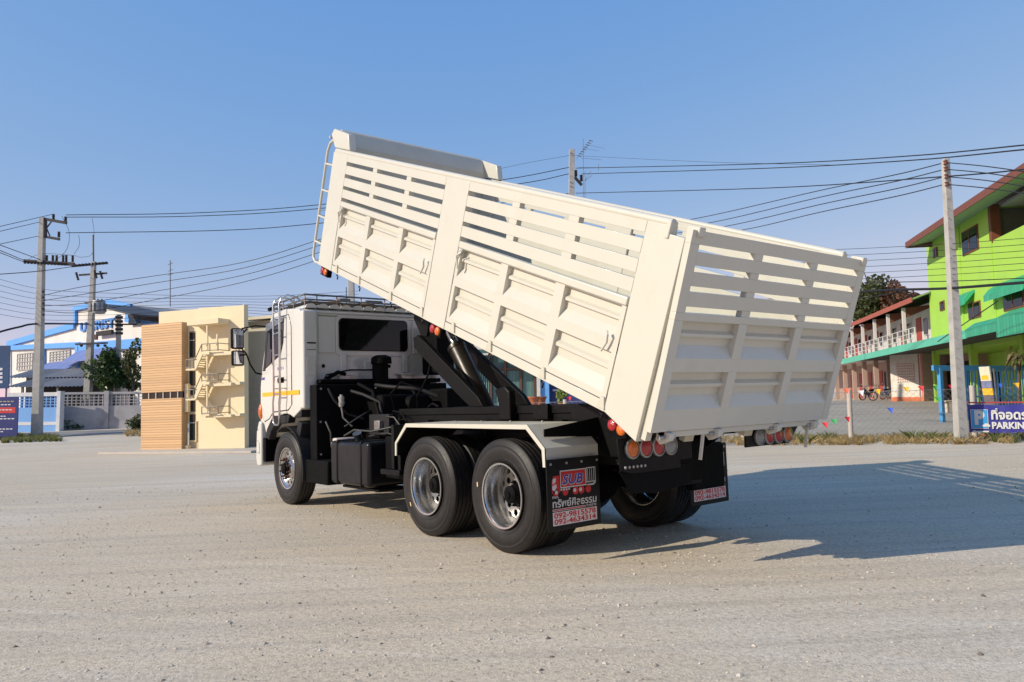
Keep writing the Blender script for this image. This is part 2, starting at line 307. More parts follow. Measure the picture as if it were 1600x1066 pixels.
for sg in (1, -1):
    def Y(d): return sg*(YO-d)
    for i, (a, b_) in enumerate(((5.77, 6.2), (2.917, 3.355))):
        MB().box(a, b_, Y(0), Y(.09), -.022, 1.5).build('side_post', WHITE, BED, .006)
    pr = MB().prism([(.502, -.015), (.117, -.117), (.117, 1.432), (.27, 1.436), (.275, 1.5), (.502, 1.5)], 'y', Y(0), Y(.09)); pr.build('side_post', WHITE, BED, .006)
    MB().box(.06, .116, Y(.035), Y(.10), -.09, 1.42).build('rear_jamb', WHITE, BED, .004)
    for a0, a1, ups in BAYS:
        for n0, n1 in SL: MB().box(a0+.001, a1-.001, Y(.002), Y(.06), n0, n1).build('slat', WHITE, BED, .0025)
        for u0, u1 in ups:
            for n0, n1 in ((1.3605, 1.4065), (1.2055, 1.2515), (1.0575, 1.0995)): MB().box(u0, u1, Y(.002), Y(.06), n0, n1).build('slat_spacer', WHITE, BED)
        # drop side
        mb = MB(); g0, g1 = a0+.012, a1-.006
        pressed(mb, g0, g1, [(.83, .55), (.452, .125)], .832, .072, lambda a, d, n_: (a, Y(.006+d), n_)); mb.build('side_gate', WHITE, BED, smooth=25)
        MB().box(g0, g1, Y(-.006), Y(.075), .834, .905).build('gate_top_rail', WHITE, BED, .012, segs=3)
        for u0, u1 in [(g1-.05, g1)]+ups+[(g0, g0+.05)]:
            for n0, n1 in ((.548, .832), (.12, .454)): MB().box(u0, u1, Y(.004), Y(.068), n0, n1).build('gate_rib', WHITE, BED, .002)
        MB().box(a0+.001, a1-.001, Y(.004), Y(.09), -.02, .062).build('floor_edge_beam', WHITE, BED, .003)
        for hx in [g1-.16]+[(u0+u1)/2-.02 for u0, u1 in ups]+[g0+.02]:
            MB().prism([(hx-.045, .0), (hx-.015, .095), (hx+.02, .095), (hx+.05, .0)], 'y', Y(-.012), Y(.02)).build('hinge', INNER, BED, .003)
            MB().tube([(hx+.02, Y(.03), -.02), (hx+.03, Y(.03), -.05), (hx+.0, Y(.03), -.055), (hx-.0, Y(.03), -.095)], .009, 6).build('tie_hook', BLACK, BED, smooth=50)
        for lx, s_ in ((g1-.06, 1), (g0+.09, -1)):
            MB().tube([(lx-.03*s_, Y(-.02), .80 if s_ > 0 else .60), (lx+.005*s_, Y(-.045), .76 if s_ > 0 else .58), (lx, Y(-.03), .70 if s_ > 0 else .52), (lx-.035*s_, Y(-.035), .64 if s_ > 0 else .44)], .011, 6).build('latch', WHITE, BED, smooth=50)
            if s_ > 0: MB().prism([(lx-.03, .835), (lx+.06, .70), (lx+.065, .76), (lx+.0, .835)], 'y', Y(-.004), Y(.02)).build('latch_plate', GALV, BED)
    MB().tube([(.275, Y(.03), 1.515), (6.16, Y(.03), 1.515)], .034, 12).build('top_rail', WHITE, BED, smooth=50)
    MB().box(.262, .30, Y(-.012), Y(.07), 1.40, 1.53).build('rail_end_hook', WHITE, BED, .008)
    # cheek of the headboard
    MB().prism([(5.74, 1.552), (5.845, 1.752), (6.30, 1.79), (6.36, 1.71), (6.20, 1.552)], 'y', Y(.004), Y(.10)).build('headboard_cheek', WHITE, BED, .012, segs=3)
    # side lamps below the posts
    for lx, ln in ((6.02, -.072), (3.10, -.072), (.348, -.085)):
        MB().box(lx-.115, lx+.115, Y(.02), Y(.09), ln-.07, ln+.048).build('lamp_housing', MATTE, BED, .012)
        for dx, mm_ in ((.05, RED), (-.05, AMB)):
            MB().lathe([(.047, 0), (.045, sg*.010), (.03, sg*.018), (0, sg*.021)], 20, (lx+dx, Y(.02), ln-.006)).build('lamp_lens', mm_, BED, smooth=60)
hb = MB(); hb.box(6.08, 6.18, -1.148, 1.148, .031, 1.60); hb.build('headboard', INNER, BED, .004)
MB().prism([(6.10, 1.60), (6.22, 1.775), (6.30, 1.80), (6.30, 1.785), (6.235, 1.765), (6.16, 1.60)], 'y', -1.138, 1.138).build('headboard_visor', INNER, BED, .003)
# inside posts of the far side read as pale panels
for sg in (1, -1):
    MB().box(.52, 5.76, sg*1.158, sg*1.164, .032, .90).build('inner_lining', INNER, BED)
lad = MB()
for y in (1.17, .82):
    lad.tube([(6.22, y, 1.64), (6.38, y, 1.655), (6.50, y, 1.60), (6.555, y, 1.49), (6.555, y, .10), (6.54, y, .02), (6.46, y, -.03), (6.19, y, -.02)], .019, 8)
lad.build('bed_ladder', WHITE, BED, smooth=50)
for i in range(5): MB().tube([(6.555, .82, .245+i*.357), (6.555, 1.17, .245+i*.357)], .016, 8).build('ladder_rung', WHITE, BED, smooth=50)
for i in range(4): MB().tube([(6.19, 1.17, .245+i*.357), (6.555, 1.17, .245+i*.357)], .015, 8).build('ladder_standoff', WHITE, BED, smooth=50)
# ---- tailgate
TG = MB(); PH = 0.3284
TG.box(0, .055, -1.24, 1.24, 1.4075, 1.505); TG.box(0, .055, -1.24, 1.24, .8535, .91); TG.box(0, .055, 1.1385, 1.24, .91, 1.4075); TG.box(0, .055, -1.24, -1.1385, .91, 1.4075)
TG.box(0, .055, 1.1385, 1.24, 0, .8535); TG.box(0, .055, -1.24, -1.1385, 0, .8535)
TG = TG.build('tailgate', WHITE, T, .0025); TG.location = (-1.8745, 0, 1.1254); TG.rotation_euler = (0, -PH, 0)
mb = MB(); pressed(mb, -1.138, 1.138, [(.8515, .57), (.465, .172)], .853, .002, lambda a, d, n_: (.004+d, a, n_), .06); mb.build('pressed_sheet', WHITE, TG, smooth=25)
for n0, n1 in ((1.2575, 1.3565), (1.1085, 1.2105), (.9585, 1.0655)): MB().box(.002, .055, -1.138, 1.138, n0, n1).build('slat', WHITE, TG, .0025)
for y0, y1 in ((.348, .456), (-.45, -.344)):
    for n0, n1 in ((1.357, 1.407), (1.211, 1.257), (1.066, 1.108), (.9105, .958)): MB().box(.002, .055, y0, y1, n0, n1).build('slat_spacer', WHITE, TG)
    for n0, n1 in ((.568, .853), (.17, .467)): MB().box(.001, .064, y0, y1, n0, n1).build('rib', WHITE, TG, .002)
for y in (1.16, -1.16): MB().box(-.02, .10, y-.035, y+.035, 1.46, 1.53).build('gate_hinge', WHITE, TG, .008)
for y in (1.02, .42, -.42, -1.02):
    MB().prism([(-.03, -.005), (.10, -.005), (.10, -.09), (.05, -.12), (-.03, -.06)], 'y', y-.03, y+.03).build('latch_bracket', WHITE, TG, .006)
    MB().tube([(.02, y-.09, -.05), (.02, y+.09, -.05)], .017, 8).build('latch_pin', GALV, TG, smooth=50)
MB().box(.02, .09, -1.05, 1.05, -.055, -.004).build('gate_foot_bar', WHITE, TG, .006)
for y in (.56, -.98): MB().bar((.04, y, -.03), (-.02, y+.04, -.25), .03, .012, (0, 1, 0)).build('latch_arm', WHITE, TG, .003)
# ---- wheels
R = .525
def tyre_mesh(w_=.285):
    h = w_/2; pr = [(.292, -h*.72), (.31, -h*.86), (.345, -h*.955), (.349, -h*.93), (.38, -h*.99), (.41, -h), (.44, -h*.99), (.444, -h*.972), (.462, -h*.965), (.466, -h*.98), (.478, -h*.955), (.482, -h*.925), (.497, -h*.90), (.513, -h*.83), (.5225, -h*.77)]
    gr = [-.52, -.18, .18, .52]; tr = []
    for g in gr: tr += [(R, h*(g-.045)), (R-.013, h*(g-.03)), (R-.013, h*(g+.03)), (R, h*(g+.045))]
    return MB().lathe(pr+tr+[(r, -t) for r, t in pr[::-1]], 88).mesh('tyre', 38)
TYRE = tyre_mesh()
def ring_holes(mb, r0, r1, nh, rh, y, n=None, depth=.012):   # disc with round holes, radius r0..r1 at height y, built as sectors
    rm = (r0+r1)/2; k = 12
    for i in range(nh):
        a0 = 2*math.pi*i/nh; ha = math.pi/nh; hole = []; outer = []
        for j in range(k):
            t = 2*math.pi*j/k; c = np.array([rm+rh*math.cos(t), rh*math.sin(t)]); hole.append((c[0]*math.cos(a0)-c[1]*math.sin(a0), c[0]*math.sin(a0)+c[1]*math.cos(a0)))
            # matching point on the sector border
            dx, dy = math.cos(t), math.sin(t); A = ha*rm; B = (r1-r0)/2; sc = min(A/max(1e-6, abs(dy)), B/max(1e-6, abs(dx))); rr = rm+dx*sc; aa = a0+dy*sc/rm; outer.append((rr*math.cos(aa), rr*math.sin(aa)))
        vs = [(q[0], y, q[1]) for q in hole]+[(q[0], y, q[1]) for q in outer]+[(q[0], y-depth, q[1]) for q in hole]
        mb.add(vs, [(j, (j+1) % k, k+(j+1) % k, k+j) for j in range(k)]+[(j, (j+1) % k, 2*k+(j+1) % k, 2*k+j) for j in range(k)])
def rear_wheel(x, sg):
    # local +y outward; outer flange at y=.27 from the wheel's mid plane
    mb = MB(); mb.lathe([(.287, .266), (.303, .268), (.303, .256), (.289, .25), (.281, .235), (.279, .20), (.272, .17), (.262, .15), (.258, .10), (.250, .06), (.246, .03)], 64)
    mb.lathe([(.289, -.27), (.303, -.268), (.285, -.25), (.27, -.2), (.255, .0)], 48)
    W = mb.build('wheel', POLISH, T, smooth=32); W.location = (x, sg*.945, R); W.rotation_euler = (0, .3*x, 0 if sg > 0 else math.pi)
    d = MB(); ring_holes(d, .135, .246, 10, .031, .055); d.lathe([(.246, .03), (.246, .055)], 40); d.lathe([(.135, .055), (.13, .058), (.10, .058)], 40); d.build('wheel_disc', STEEL, W, smooth=30)
    MB().lathe([(.25, -.03), (0, -.03)], 32).build('brake_drum', MATTE, W)
    MB().lathe([(.10, .05), (.098, .10), (.085, .125), (.082, .17), (.06, .185), (.035, .187), (.032, .20), (0, .20)], 28).build('hub', MATTE, W, smooth=35)
    for oy in (.118, -.165): link(TYRE, 'tyre', RUBBER, W, (0, oy, 0))
    nut = MB().lathe([(.017, .058), (.016, .088), (.009, .092), (.009, .11), (0, .11)], 6).mesh('lug_nut')
    for i in range(8): a = 2*math.pi*(i+.5)/8; link(nut, 'lug_nut', MATTE, W, (.115*math.cos(a), 0, .115*math.sin(a)))
    if sg > 0:
        o = MB().box(-.007, .007, .2605, .2625, -.022, .022).build('size_sticker', plain('pale_sticker', (.8, .6, .3)), W); aa = -.3*x+math.radians(12); o.location = (.39*math.cos(aa), 0, .39*math.sin(aa))
    return W
AX = 1.3274; XF = 5.2232
for x in (0, AX):
    for sg in (1, -1): rear_wheel(x, sg)
def front_wheel(sg):
    mb = MB(); mb.lathe([(.287, .125), (.303, .128), (.303, .117), (.287, .112), (.278, .10), (.268, .085), (.262, .08)], 64); mb.lathe([(.289, -.13), (.303, -.128), (.28, -.10), (.26, .0), (.262, .08)], 48)
    W = mb.build('wheel', POLISH, T, smooth=32); W.location = (XF, sg*1.06, R); W.rotation_euler = (0, 0, 0 if sg > 0 else math.pi)
    d = MB(); ring_holes(d, .165, .262, 10, .024, .08); d.lathe([(.165, .08), (.158, .115), (.15, .125), (.10, .127)], 48); d.build('wheel_disc', POLISH, W, smooth=30)
    MB().lathe([(.25, -.02), (0, -.02)], 32).build('brake_drum', MATTE, W)
    MB().lathe([(.10, .12), (.098, .15), (.08, .16), (.078, .185), (.05, .195), (0, .195)], 28).build('hub', MATTE, W, smooth=35)
    link(TYRE, 'tyre', RUBBER, W, (0, 0, 0))
    nut = MB().lathe([(.019, .125), (.019, .15), (.012, .155), (.012, .185), (0, .187)], 6).mesh('lug_nut')
    for i in range(10): a = 2*math.pi*(i+.5)/10; link(nut, 'lug_nut', RUST, W, (.142*math.cos(a), 0, .142*math.sin(a)))
for sg in (1, -1): front_wheel(sg)
# ---- chassis
fr = MB()
for sg in (1, -1):
    fr.box(-1.05, 6.0, sg*.38, sg*.46, 1.06, 1.085); fr.box(-1.05, 6.0, sg*.452, sg*.46, .80, 1.06); fr.box(-1.05, 6.0, sg*.38, sg*.46, .78, .80)
for x in (-1.0, -.65, .66, 2.0, 3.3, 4.4): fr.box(x-.05, x+.05, -.379, .379, .83, 1.05)
fr.build('chassis_frame', BLACK, T, .004)
sf = MB()
for sg in (1, -1): sf.box(-.55, 3.15, sg*.38, sg*.47, 1.262, 1.345); sf.box(-.85, 3.15, sg*.365, sg*.455, 1.09, 1.261)
for x in (-.45, .6, 1.9, 3.0): sf.box(x-.06, x+.06, -.364, .364, 1.12, 1.25)
sf.build('subframe', BLACK, T, .005)
for x in (3.05, 2.35, 1.15, -.1): MB().box(x-.05, x+.05, .47, .56, 1.0, 1.20).build('frame_bracket', BLACK, T, .006)
for sg in (1, -1):
    MB().prism([(-.30, 1.09), (-.20, 1.33), (-.62, 1.32), (-1.05, 1.20), (-1.30, 1.05), (-1.0, .86), (-.5, .86)], 'y', sg*.475, sg*.505).build('pivot_bracket', BLACK, T, .004)
    MB().lathe([(.06, 0), (.06, .03), (.03, .034), (0, .034)], 16, (-.78, .505 if sg > 0 else -.539, 1.16)).build('pivot_pin', BLACK, T, smooth=40)
for x, big in ((0, 1), (AX, 1), (XF, 0)):
    a = MB(); a.tube([(x, -.80, R), (x, .80, R)], .075, 12)
    if big: a.lathe([(.05, -.24), (.16, -.17), (.21, 0), (.16, .17), (.05, .24)], 20, (x, 0, R))
    a.build('axle', MATTE, T, smooth=40)
for sg in (1, -1):
    sp = MB()
    for i in range(7): L = .72-.075*i; sp.add([(AX/2+L*t, sg*.52+dy, .80-.016*i-.20*(t*t)*0+dz-.12*abs(t)) for t in (-1, -.5, 0, .5, 1) for dy in (-.045, .045) for dz in (0, .013)], [(4*k+a_, 4*k+b_, 4*k+4+b_, 4*k+4+a_) for k in range(4) for a_, b_ in ((0, 1), (1, 3), (3, 2), (2, 0))])
    sp.build('leaf_spring', MATTE, T)
    sp = MB()
    for i in range(4): L = .72-.1*i; sp.box(XF-L, XF+L, sg*.42-.04, sg*.42+.04, .66-.016*i, .673-.016*i)
    sp.build('leaf_spring', MATTE, T)
MB().tube([(3.4, 0, .85), (AX+.2, 0, .62)], .05, 10).build('drive_shaft', MATTE, T, smooth=40)
MB().tube([(AX-.2, 0, .58), (.2, 0, .58)], .05, 10).build('drive_shaft', MATTE, T, smooth=40)
# ---- hydraulic hoist
for sg in (1, -1):
    MB().prism([(2.62, 2.19), (2.80, 2.30), (2.92, 2.27), (2.90, 2.14), (1.92, 1.50), (1.66, 1.345), (1.40, 1.345), (1.50, 1.46)], 'y', sg*.30, sg*.37).build('lift_arm', BLACK, T, .006)
    MB().prism([(2.78, 2.28), (2.92, 2.30), (3.10, 2.55), (3.0, 2.98), (2.80, 2.93), (2.70, 2.5)], 'y', sg*.20, sg*.245).build('lift_link', BLACK, T, .006)
cy0, cy1 = np.array([1.56, .03, 1.0]), np.array([2.41, .03, 2.12]); ax_ = (cy1-cy0)/np.linalg.norm(cy1-cy0)
MB().tube([cy0, cy1-ax_*.06, cy1-ax_*.05, cy1], [.112, .112, .122, .122], 24).build('hydraulic_cylinder', M('hydraulic_black', (.022, .018, .015), .36, .2, .15, 5), T, smooth=40)
MB().tube([cy1, cy1+ax_*.72], .052, 16).build('cylinder_rod', CHROME, T, smooth=40)
MB().tube([(2.5, -.42, 2.45), (3.0, .42, 2.72)], .05, 10).build('lift_cross_tube', BLACK, T, smooth=40)
MB().box(2.0, 2.9, -.25, .25, 1.0, 1.16).build('hoist_base', BLACK, T, .01)
MB().prism([(.66, 1.19), (.66, 1.50), (.74, 1.56), (.92, 1.53), (.86, 1.38), (.86, 1.19)], 'y', .46, .56).build('safety_prop', BLACK, T, .02, segs=3)
MB().prism([(.30, 1.20), (.36, 1.24), (.20, 1.36), (.10, 1.36), (.10, 1.20)], 'y', .475, .52).build('rest_pad', BLACK, T, .006)
for pts in ([(2.95, .30, 1.34), (2.9, .34, 1.5), (2.72, .36, 1.62), (2.60, .36, 1.75), (2.62, .30, 1.9)], [(2.5, .42, 1.36), (2.3, .48, 1.40), (2.18, .47, 1.36)], [(3.2, .52, 1.25), (3.1, .58, 1.32), (2.9, .58, 1.30), (2.8, .56, 1.18)], [(3.5, .3, 1.2), (3.4, .45, 1.55), (3.2, .4, 1.7), (3.0, .2, 1.6)]):
    MB().tube(pts, .014, 6).build('hydraulic_hose', MATTE, T, smooth=50)
# ---- power pack and everything dark behind the cab
MB().box(3.75, 5.6, -.40, .40, .62, 1.55).build('engine_block', MATTE, T, .05, segs=3)
MB().prism([(3.75, .66), (3.75, 1.30), (3.35, 1.15), (3.0, 1.05), (3.0, .72)], 'y', -.25, .25).build('gearbox', MATTE, T, .04, segs=3)
MB().box(4.42, 4.56, -1.02, 1.0, 1.74, 1.80).build('cab_rear_beam', MATTE, T, .01)
MB().box(4.30, 4.52, -1.05, 1.12, .62, 1.72).build('splash_panel', MATTE, T, .01)
MB().box(3.55, 4.30, -1.12, -.55, .55, 1.62).build('exhaust_box', MATTE, T, .03)
MB().tube([(4.40, .06, 1.60), (4.40, .06, 2.02)], .12, 20).build('air_intake_duct', MATTE, T, smooth=50)
MB().tube([(4.36, .06, 2.02), (4.36, .06, 2.11), (4.36, .06, 2.145)], [.155, .15, .08], 20).build('air_intake_cap', MATTE, T, smooth=40)
MB().tube([(4.25, .0, 1.2), (3.95, .0, 1.42), (3.7, -.1, 1.4)], .13, 16).build('air_hose', MATTE, T, smooth=50)
MB().tube([(4.02, -.06, 1.16), (4.02, .18, 1.22)], .15, 16).build('compressor_housing', STEEL, T, smooth=30)
MB().box(3.7, 3.95, -.3, .42, 1.15, 1.19).build('valve_bracket', BLACK, T, .004)
for i in range(4): MB().tube([(3.75, .28+.06*i, 1.19), (3.75, .28+.06*i, 1.235)], .02, 8).build('pipe_fitting', STEEL, T, smooth=40)
MB().tube([(4.18, .80, 1.40), (4.18, .80, 1.46), (4.18, .80, 1.465), (4.18, .80, 1.54), (4.18, .80, 1.545), (4.18, .80, 1.57)], [.032, .05, .04, .043, .022, .022], 16).build('fluid_reservoir', plain('reservoir_plastic', (.36, .35, .32), .4), T, smooth=40)
MB().tube([(4.18, .80, 1.40), (4.18, .78, 1.25), (4.14, .66, 1.12)], .014, 8).build('reservoir_pipe', STEEL, T, smooth=40)
MB().tube([(4.45, .86, 1.18), (4.40, .78, 1.06), (4.38, .72, 1.13), (4.36, .70, 1.2)], .014, 6).build('linkage_rod', GALV, T, smooth=40)
MB().box(4.05, 4.16, .82, .98, .84, .92).build('relay_box', M('dusty_box', (.30, .25, .18), .7), T, .01)
for y0, x0 in ((.5, 3.55), (-.2, 3.6)):
    MB().tube([(x0+.7, y0, 1.72), (x0+.45, y0-.1, 1.6), (x0+.2, y0-.05, 1.3), (x0, y0, 1.1)], .028, 8).build('air_line', MATTE, T, smooth=50)
MB().tube([(4.47, .93, 1.78), (4.44, .90, 1.86), (4.42, .55, 1.93), (4.42, .1, 1.93)], .012, 6).build('cable_stay', MATTE, T, smooth=50)
MB().tube([(4.50, .88, 1.80), (4.44, .72, 1.90), (4.46, .6, 1.87)], .03, 8).build('wiring_loom', MATTE, T, smooth=50)
MB().box(4.05, 4.5, -1.05, -.72, 1.85, 2.62).build('air_cleaner', MATTE, T, .04, segs=3)
# tanks on the near side
MB().box(2.73, 3.815, .56, 1.15, .40, .955).build('fuel_tank', TANKM, T, .05, segs=4)
for x in (3.60, 2.93):
    MB().box(x-.024, x+.024, .545, 1.162, .388, .967).build('tank_strap', BLACK, T, .05, segs=3)
MB().box(2.72, 3.72, .6, 1.02, .34, .372).build('tank_cradle', BLACK, T, .005)
MB().tube([(3.42, .92, .955), (3.40, .95, 1.02), (3.39, .965, 1.05)], [.05, .05, .06], 18).build('fuel_cap', CHROME, T, smooth=40)
MB().box(3.83, 3.96, .72, 1.05, .62, .98).build('filter_housing', M('pale_filter', (.55, .5, .46), .6), T, .02)
MB().box(1.98, 2.62, .52, .98, .52, 1.02).build('battery_box', MATTE, T, .02)
MB().box(2.08, 2.14, .98, 1.16, .66, 1.17).build('fender_stay', BLACK, T, .006)
MB().box(1.90, 1.96, 1.06, 1.18, .66, 1.0).build('fender_stay', BLACK, T, .006)
MB().box(1.90, 2.34, 1.02, 1.20, .60, .66).build('step_bracket', BLACK, T, .008)
MB().box(1.95, 2.75, -1.12, -.56, .42, .98).build('air_tank_box', MATTE, T, .05, segs=3)
# front mudguard behind the wheel
ar = [(XF+.63*math.cos(math.radians(a)), R+.60*math.sin(math.radians(a))) for a in range(60, 196, 9)]
for sg in (1, -1):
    g = MB(); k = len(ar); yo, yi = sg*1.21, sg*.86; vs = [(x, yo, z) for x, z in ar]+[(x, yi, z) for x, z in ar]+[(XF+(x-XF)*1.03, yo, R+(z-R)*1.03) for x, z in ar]+[(XF+(x-XF)*1.03, yi, R+(z-R)*1.03) for x, z in ar]
    g.add(vs, [(i, i+1, k+i+1, k+i) for i in range(k-1)]+[(2*k+i, 2*k+i+1, 3*k+i+1, 3*k+i) for i in range(k-1)]+[(i, i+1, 2*k+i+1, 2*k+i) for i in range(k-1)]); g.build('front_mudguard', PLASTIC, T, smooth=40)
    MB().box(3.86, 4.60, sg*.70, sg*1.17, .36, .68).build('mud_panel', MATTE, T, .02)
    MB().prism([(4.72, 1.18), (4.86, 1.22), (4.92, 1.06), (4.80, .98)], 'y', sg*.95, sg*1.16).build('cab_step', PLASTIC, T, .01)
# ---- rear fenders and mudflaps
FP = [(1.917, .83), (1.911, .975), (1.668, 1.191), (-.443, 1.184), (-.672, .982), (-.672, .865)]
for sg in (1, -1):
    k = len(FP); mb = MB(); yo, yi = 1.238, .60
    inn = [(1.885, .83), (1.879, .965), (1.655, 1.150), (-.425, 1.143), (-.632, .965), (-.632, .865)]
    # top sheet
    vs = [(x, sg*y, z) for y in (yo, yi) for x, z in FP]; mb.add(vs, [(i, i+1, k+i+1, k+i) for i in range(k-1)])
    vs = [(x, sg*y, z-.004 if 0 < i < 5 else z) for y in (yo-.01, yi) for i, (x, z) in enumerate(inn)]; mb.build('rear_fender', GREYP, T, smooth=20); MB().add(vs, [(i, i+1, k+i+1, k+i) for i in range(k-1)]).build('fender_underside', MATTE, T)  # fender underside as its own sheet, blackened so the wheel arch stays dark
    lip = MB(); lo = FP[:5]+[(-.672, .82)]; li = inn[:5]+[(-.640, .82)]
    vs = [(x, sg*(yo+.001), z) for x, z in lo]+[(x, sg*(yo+.001), z) for x, z in li]+[(x, sg*(yo-.012), z) for x, z in lo]+[(x, sg*(yo-.012), z) for x, z in li]
    lip.add(vs, [(i, i+1, k+i+1, k+i) for i in range(k-1)]+[(2*k+i, 2*k+i+1, 3*k+i+1, 3*k+i) for i in range(k-1)]+[(k+i, k+i+1, 3*k+i+1, 3*k+i) for i in range(k-1)]+[(i, i+1, 2*k+i+1, 2*k+i) for i in range(k-1)]+[(0, k, 3*k, 2*k), (k-1, 2*k-1, 4*k-1, 3*k-1)]); lip.build('fender_lip', WHITE, T)
    MB().prism([(1.9, .84), (1.88, .96), (1.66, 1.14), (-.42, 1.135), (-.62, .95), (-.62, 1.0-.1), (-.5, 1.0), (-.35, 1.08), (1.6, 1.09), (1.8, .95)], 'y', sg*.61, sg*.66).build('fender_skirt', MATTE, T)
    MB().prism([(sg*1.17, 1.075), (sg*1.17, 1.14), (sg*.40, 1.235), (sg*.40, 1.02), (sg*.60, 1.05)], 'x', -.60, -.585).build('fender_bracket', BLACK, T, .003)
    FL = MB().box(-.712, -.700, sg*.635, sg*1.262, .275, .885).build('mudflap', FLAPM, T, .006)
    for y in (.66, .85, 1.03, 1.215): MB().lathe([(.013, -.7125), (.011, -.719), (0, -.720)], 10, (0, sg*y, .845), axis='x').build('flap_bolt', GALV, FL, smooth=40)
    # printed truck emblem, name and telephone numbers; the viewer behind the truck reads left (y+) to right (y-)
    yc = sg*.947; X0 = -.7135; AXS = ((0, -1, 0), (0, 0, 1)); L = yc+.262
    def rect(n_, m_, a0, a1, z0, z1, x=X0, sk=0.): MB().quad((x, L-a0-sk, z0), (x, L-a1-sk, z0), (x, L-a1, z1), (x, L-a0, z1)).build(n_, m_, FL)
    def pol(n_, m_, pts, x=X0): MB().quad(*[(x, L-a_, z) for a_, z in pts]).build(n_, m_, FL)
    def disc(n_, m_, a_, z, r, x=X0): MB().quad(*[(x, L-a_-r*math.cos(2*math.pi*i/14), z+r*math.sin(2*math.pi*i/14)) for i in range(14)]).build(n_, m_, FL)
    pol('printed_cab', F_RED, [(.0, .595), (.0, .70), (.02, .742), (.085, .745), (.095, .60)])
    pol('printed_cab_window', F_WHT, [(.008, .672), (.012, .72), (.05, .725), (.045, .69)], X0-.0008); pol('printed_bonnet', F_WHT, [(.004, .63), (.006, .66), (.05, .675), (.055, .645), (.03, .615)], X0-.0008)
    rect('printed_box_border', F_WHT, .098, .405, .632, .783); rect('printed_box', F_RED, .106, .398, .642, .774, X0-.0006)
    rect('printed_rear_border', F_WHT, .408, .525, .655, .787); rect('printed_rear', FLAPM, .415, .518, .665, .778, X0-.0006)
    for i in range(4): rect('printed_bar', F_WHT, .424+i*.025, .430+i*.025, .668, .774, X0-.0012)
    for a_, r_ in ((.045, .032), (.155, .034), (.275, .036), (.345, .036), (.43, .034)): disc('printed_wheel', F_RED, a_, .60, r_)
    for a_ in (.05, .265, .335): disc('printed_hub', F_WHT, a_, .603, .017, X0-.0008)
    for a_ in (.10, .13, .16, .19): rect('printed_tank', F_WHT, a_, a_+.018, .612, .628, X0-.0008)
    pol('printed_chassis', F_WHT, [(.40, .638), (.43, .628), (.50, .628), (.525, .65), (.52, .66), (.49, .642), (.44, .642)])
    text('SUB', 'logo_outline', F_WHT, FL, .115, (X0-.0010, L-.118, .662), AXS, .255, .006, .25, 0); text('SUB', 'logo_lettering', F_BLU, FL, .115, (X0-.0018, L-.122, .664), AXS, .245, .0025, .25, 0)
    text('หจก.', 'name_prefix', F_WHT, FL, .036, (X0, L-.003, .553), AXS, .075, .0006, 0, 0)
    text('ทรัพย์ศิลธรรม', 'name_lettering', F_WHT, FL, .088, (X0, L-.003, .476), AXS, .522, .0016, 0, 0)
    text('การช่าง', 'name_suffix', F_WHT, FL, .034, (X0, L-.40, .446), AXS, .12, .0005, 0, 0)
    rect('red_rule_border', F_WHT, .0, .385, .444, .462); rect('red_rule', F_RED, .004, .381, .448, .458, X0-.0006)
    rect('number_plate', F_PINK, .0, .524, .322, .436)
    text('092-9815578', 'telephone_number', F_RED, FL, .062, (X0-.0008, L-.014, .385), AXS, .495, .0018, 0, 0); text('092-4634314', 'telephone_number', F_RED, FL, .062, (X0-.0008, L-.014, .333), AXS, .495, .0018, 0, 0)
# ---- rear lamps and underrun
for sg in (1, -1):
    MB().prism([(.50, .80), (.50, 1.075), (1.235, 1.075), (1.21, .83), (1.08, .80)] if sg > 0 else [(-.42, .905), (-.43, 1.075), (-1.32, 1.075), (-1.13, .905)], 'x', -1.535, -1.515).build('lamp_panel', BLACK, T, .006)
    for y, m_ in ((1.087, AMB), (.932, RED), (.780, RED), (.63, CLR)):
        MB().lathe([(.079, -1.536), (.079, -1.556), (.066, -1.560), (.064, -1.545)], 28, (0, sg*y, .992), axis='x').build('lamp_ring', RINGM, T, smooth=35)
        MB().lathe([(.066, -1.552), (.05, -1.566), (0, -1.572)], 24, (0, sg*y, .992), axis='x').build('tail_lamp', m_, T, smooth=60)
    if sg > 0: MB().prism([(1.21, .826), (1.08, .65), (.80, .62), (.34, .66), (.34, .826)], 'x', -1.51, -1.50).build('rear_apron', MATTE, T, .004)
    MB().box(-1.05, -.90, sg*.30, sg*.37, .60, .86).build('underrun_bracket', BLACK, T, .01)
MB().box(-1.50, -1.42, .30, 1.1, .86, 1.04).build('rear_cross_beam', BLACK, T, .01)
MB().box(-1.03, -.95, -.42, .42, .56, .68).build('underrun_bar', BLACK, T, .015)
MB().bar((-1.40, .46, 1.05), (-1.15, .46, 1.26), .10, .20).build('pivot_arm', BLACK, T, .01); MB().bar((-1.20, -.46, 1.08), (-1.05, -.46, 1.22), .10, .20).build('pivot_arm', BLACK, T, .01); MB().bar((-1.51, -1.0, 1.06), (-1.05, -.5, 1.04), .05, .06).build('lamp_stay', BLACK, T, .005)
for i in range(6): MB().lathe([(.014, -1.536), (.012, -1.546), (0, -1.547)], 6, (0, 1.17-.045*i, .853), axis='x').build('panel_bolt', STEEL, T)
MB().box(-1.08, -1.06, -.44, .44, .60, 1.0).build('rear_shade_panel', MATTE, T, .01)  # black sheet added for the shadow between apron and underrun bar
c0, c1 = onX(1086, 776, -.92), onX(1131, 690, -.92); MB().box(-.92, -.80, c0[1], c1[1], c0[2]+.05, c1[2]).build('rear_splash_guard', MATTE, T, .03, segs=3)
DULL = M('dull_pipe', (.07, .068, .065), .5, .5, .2, 9)
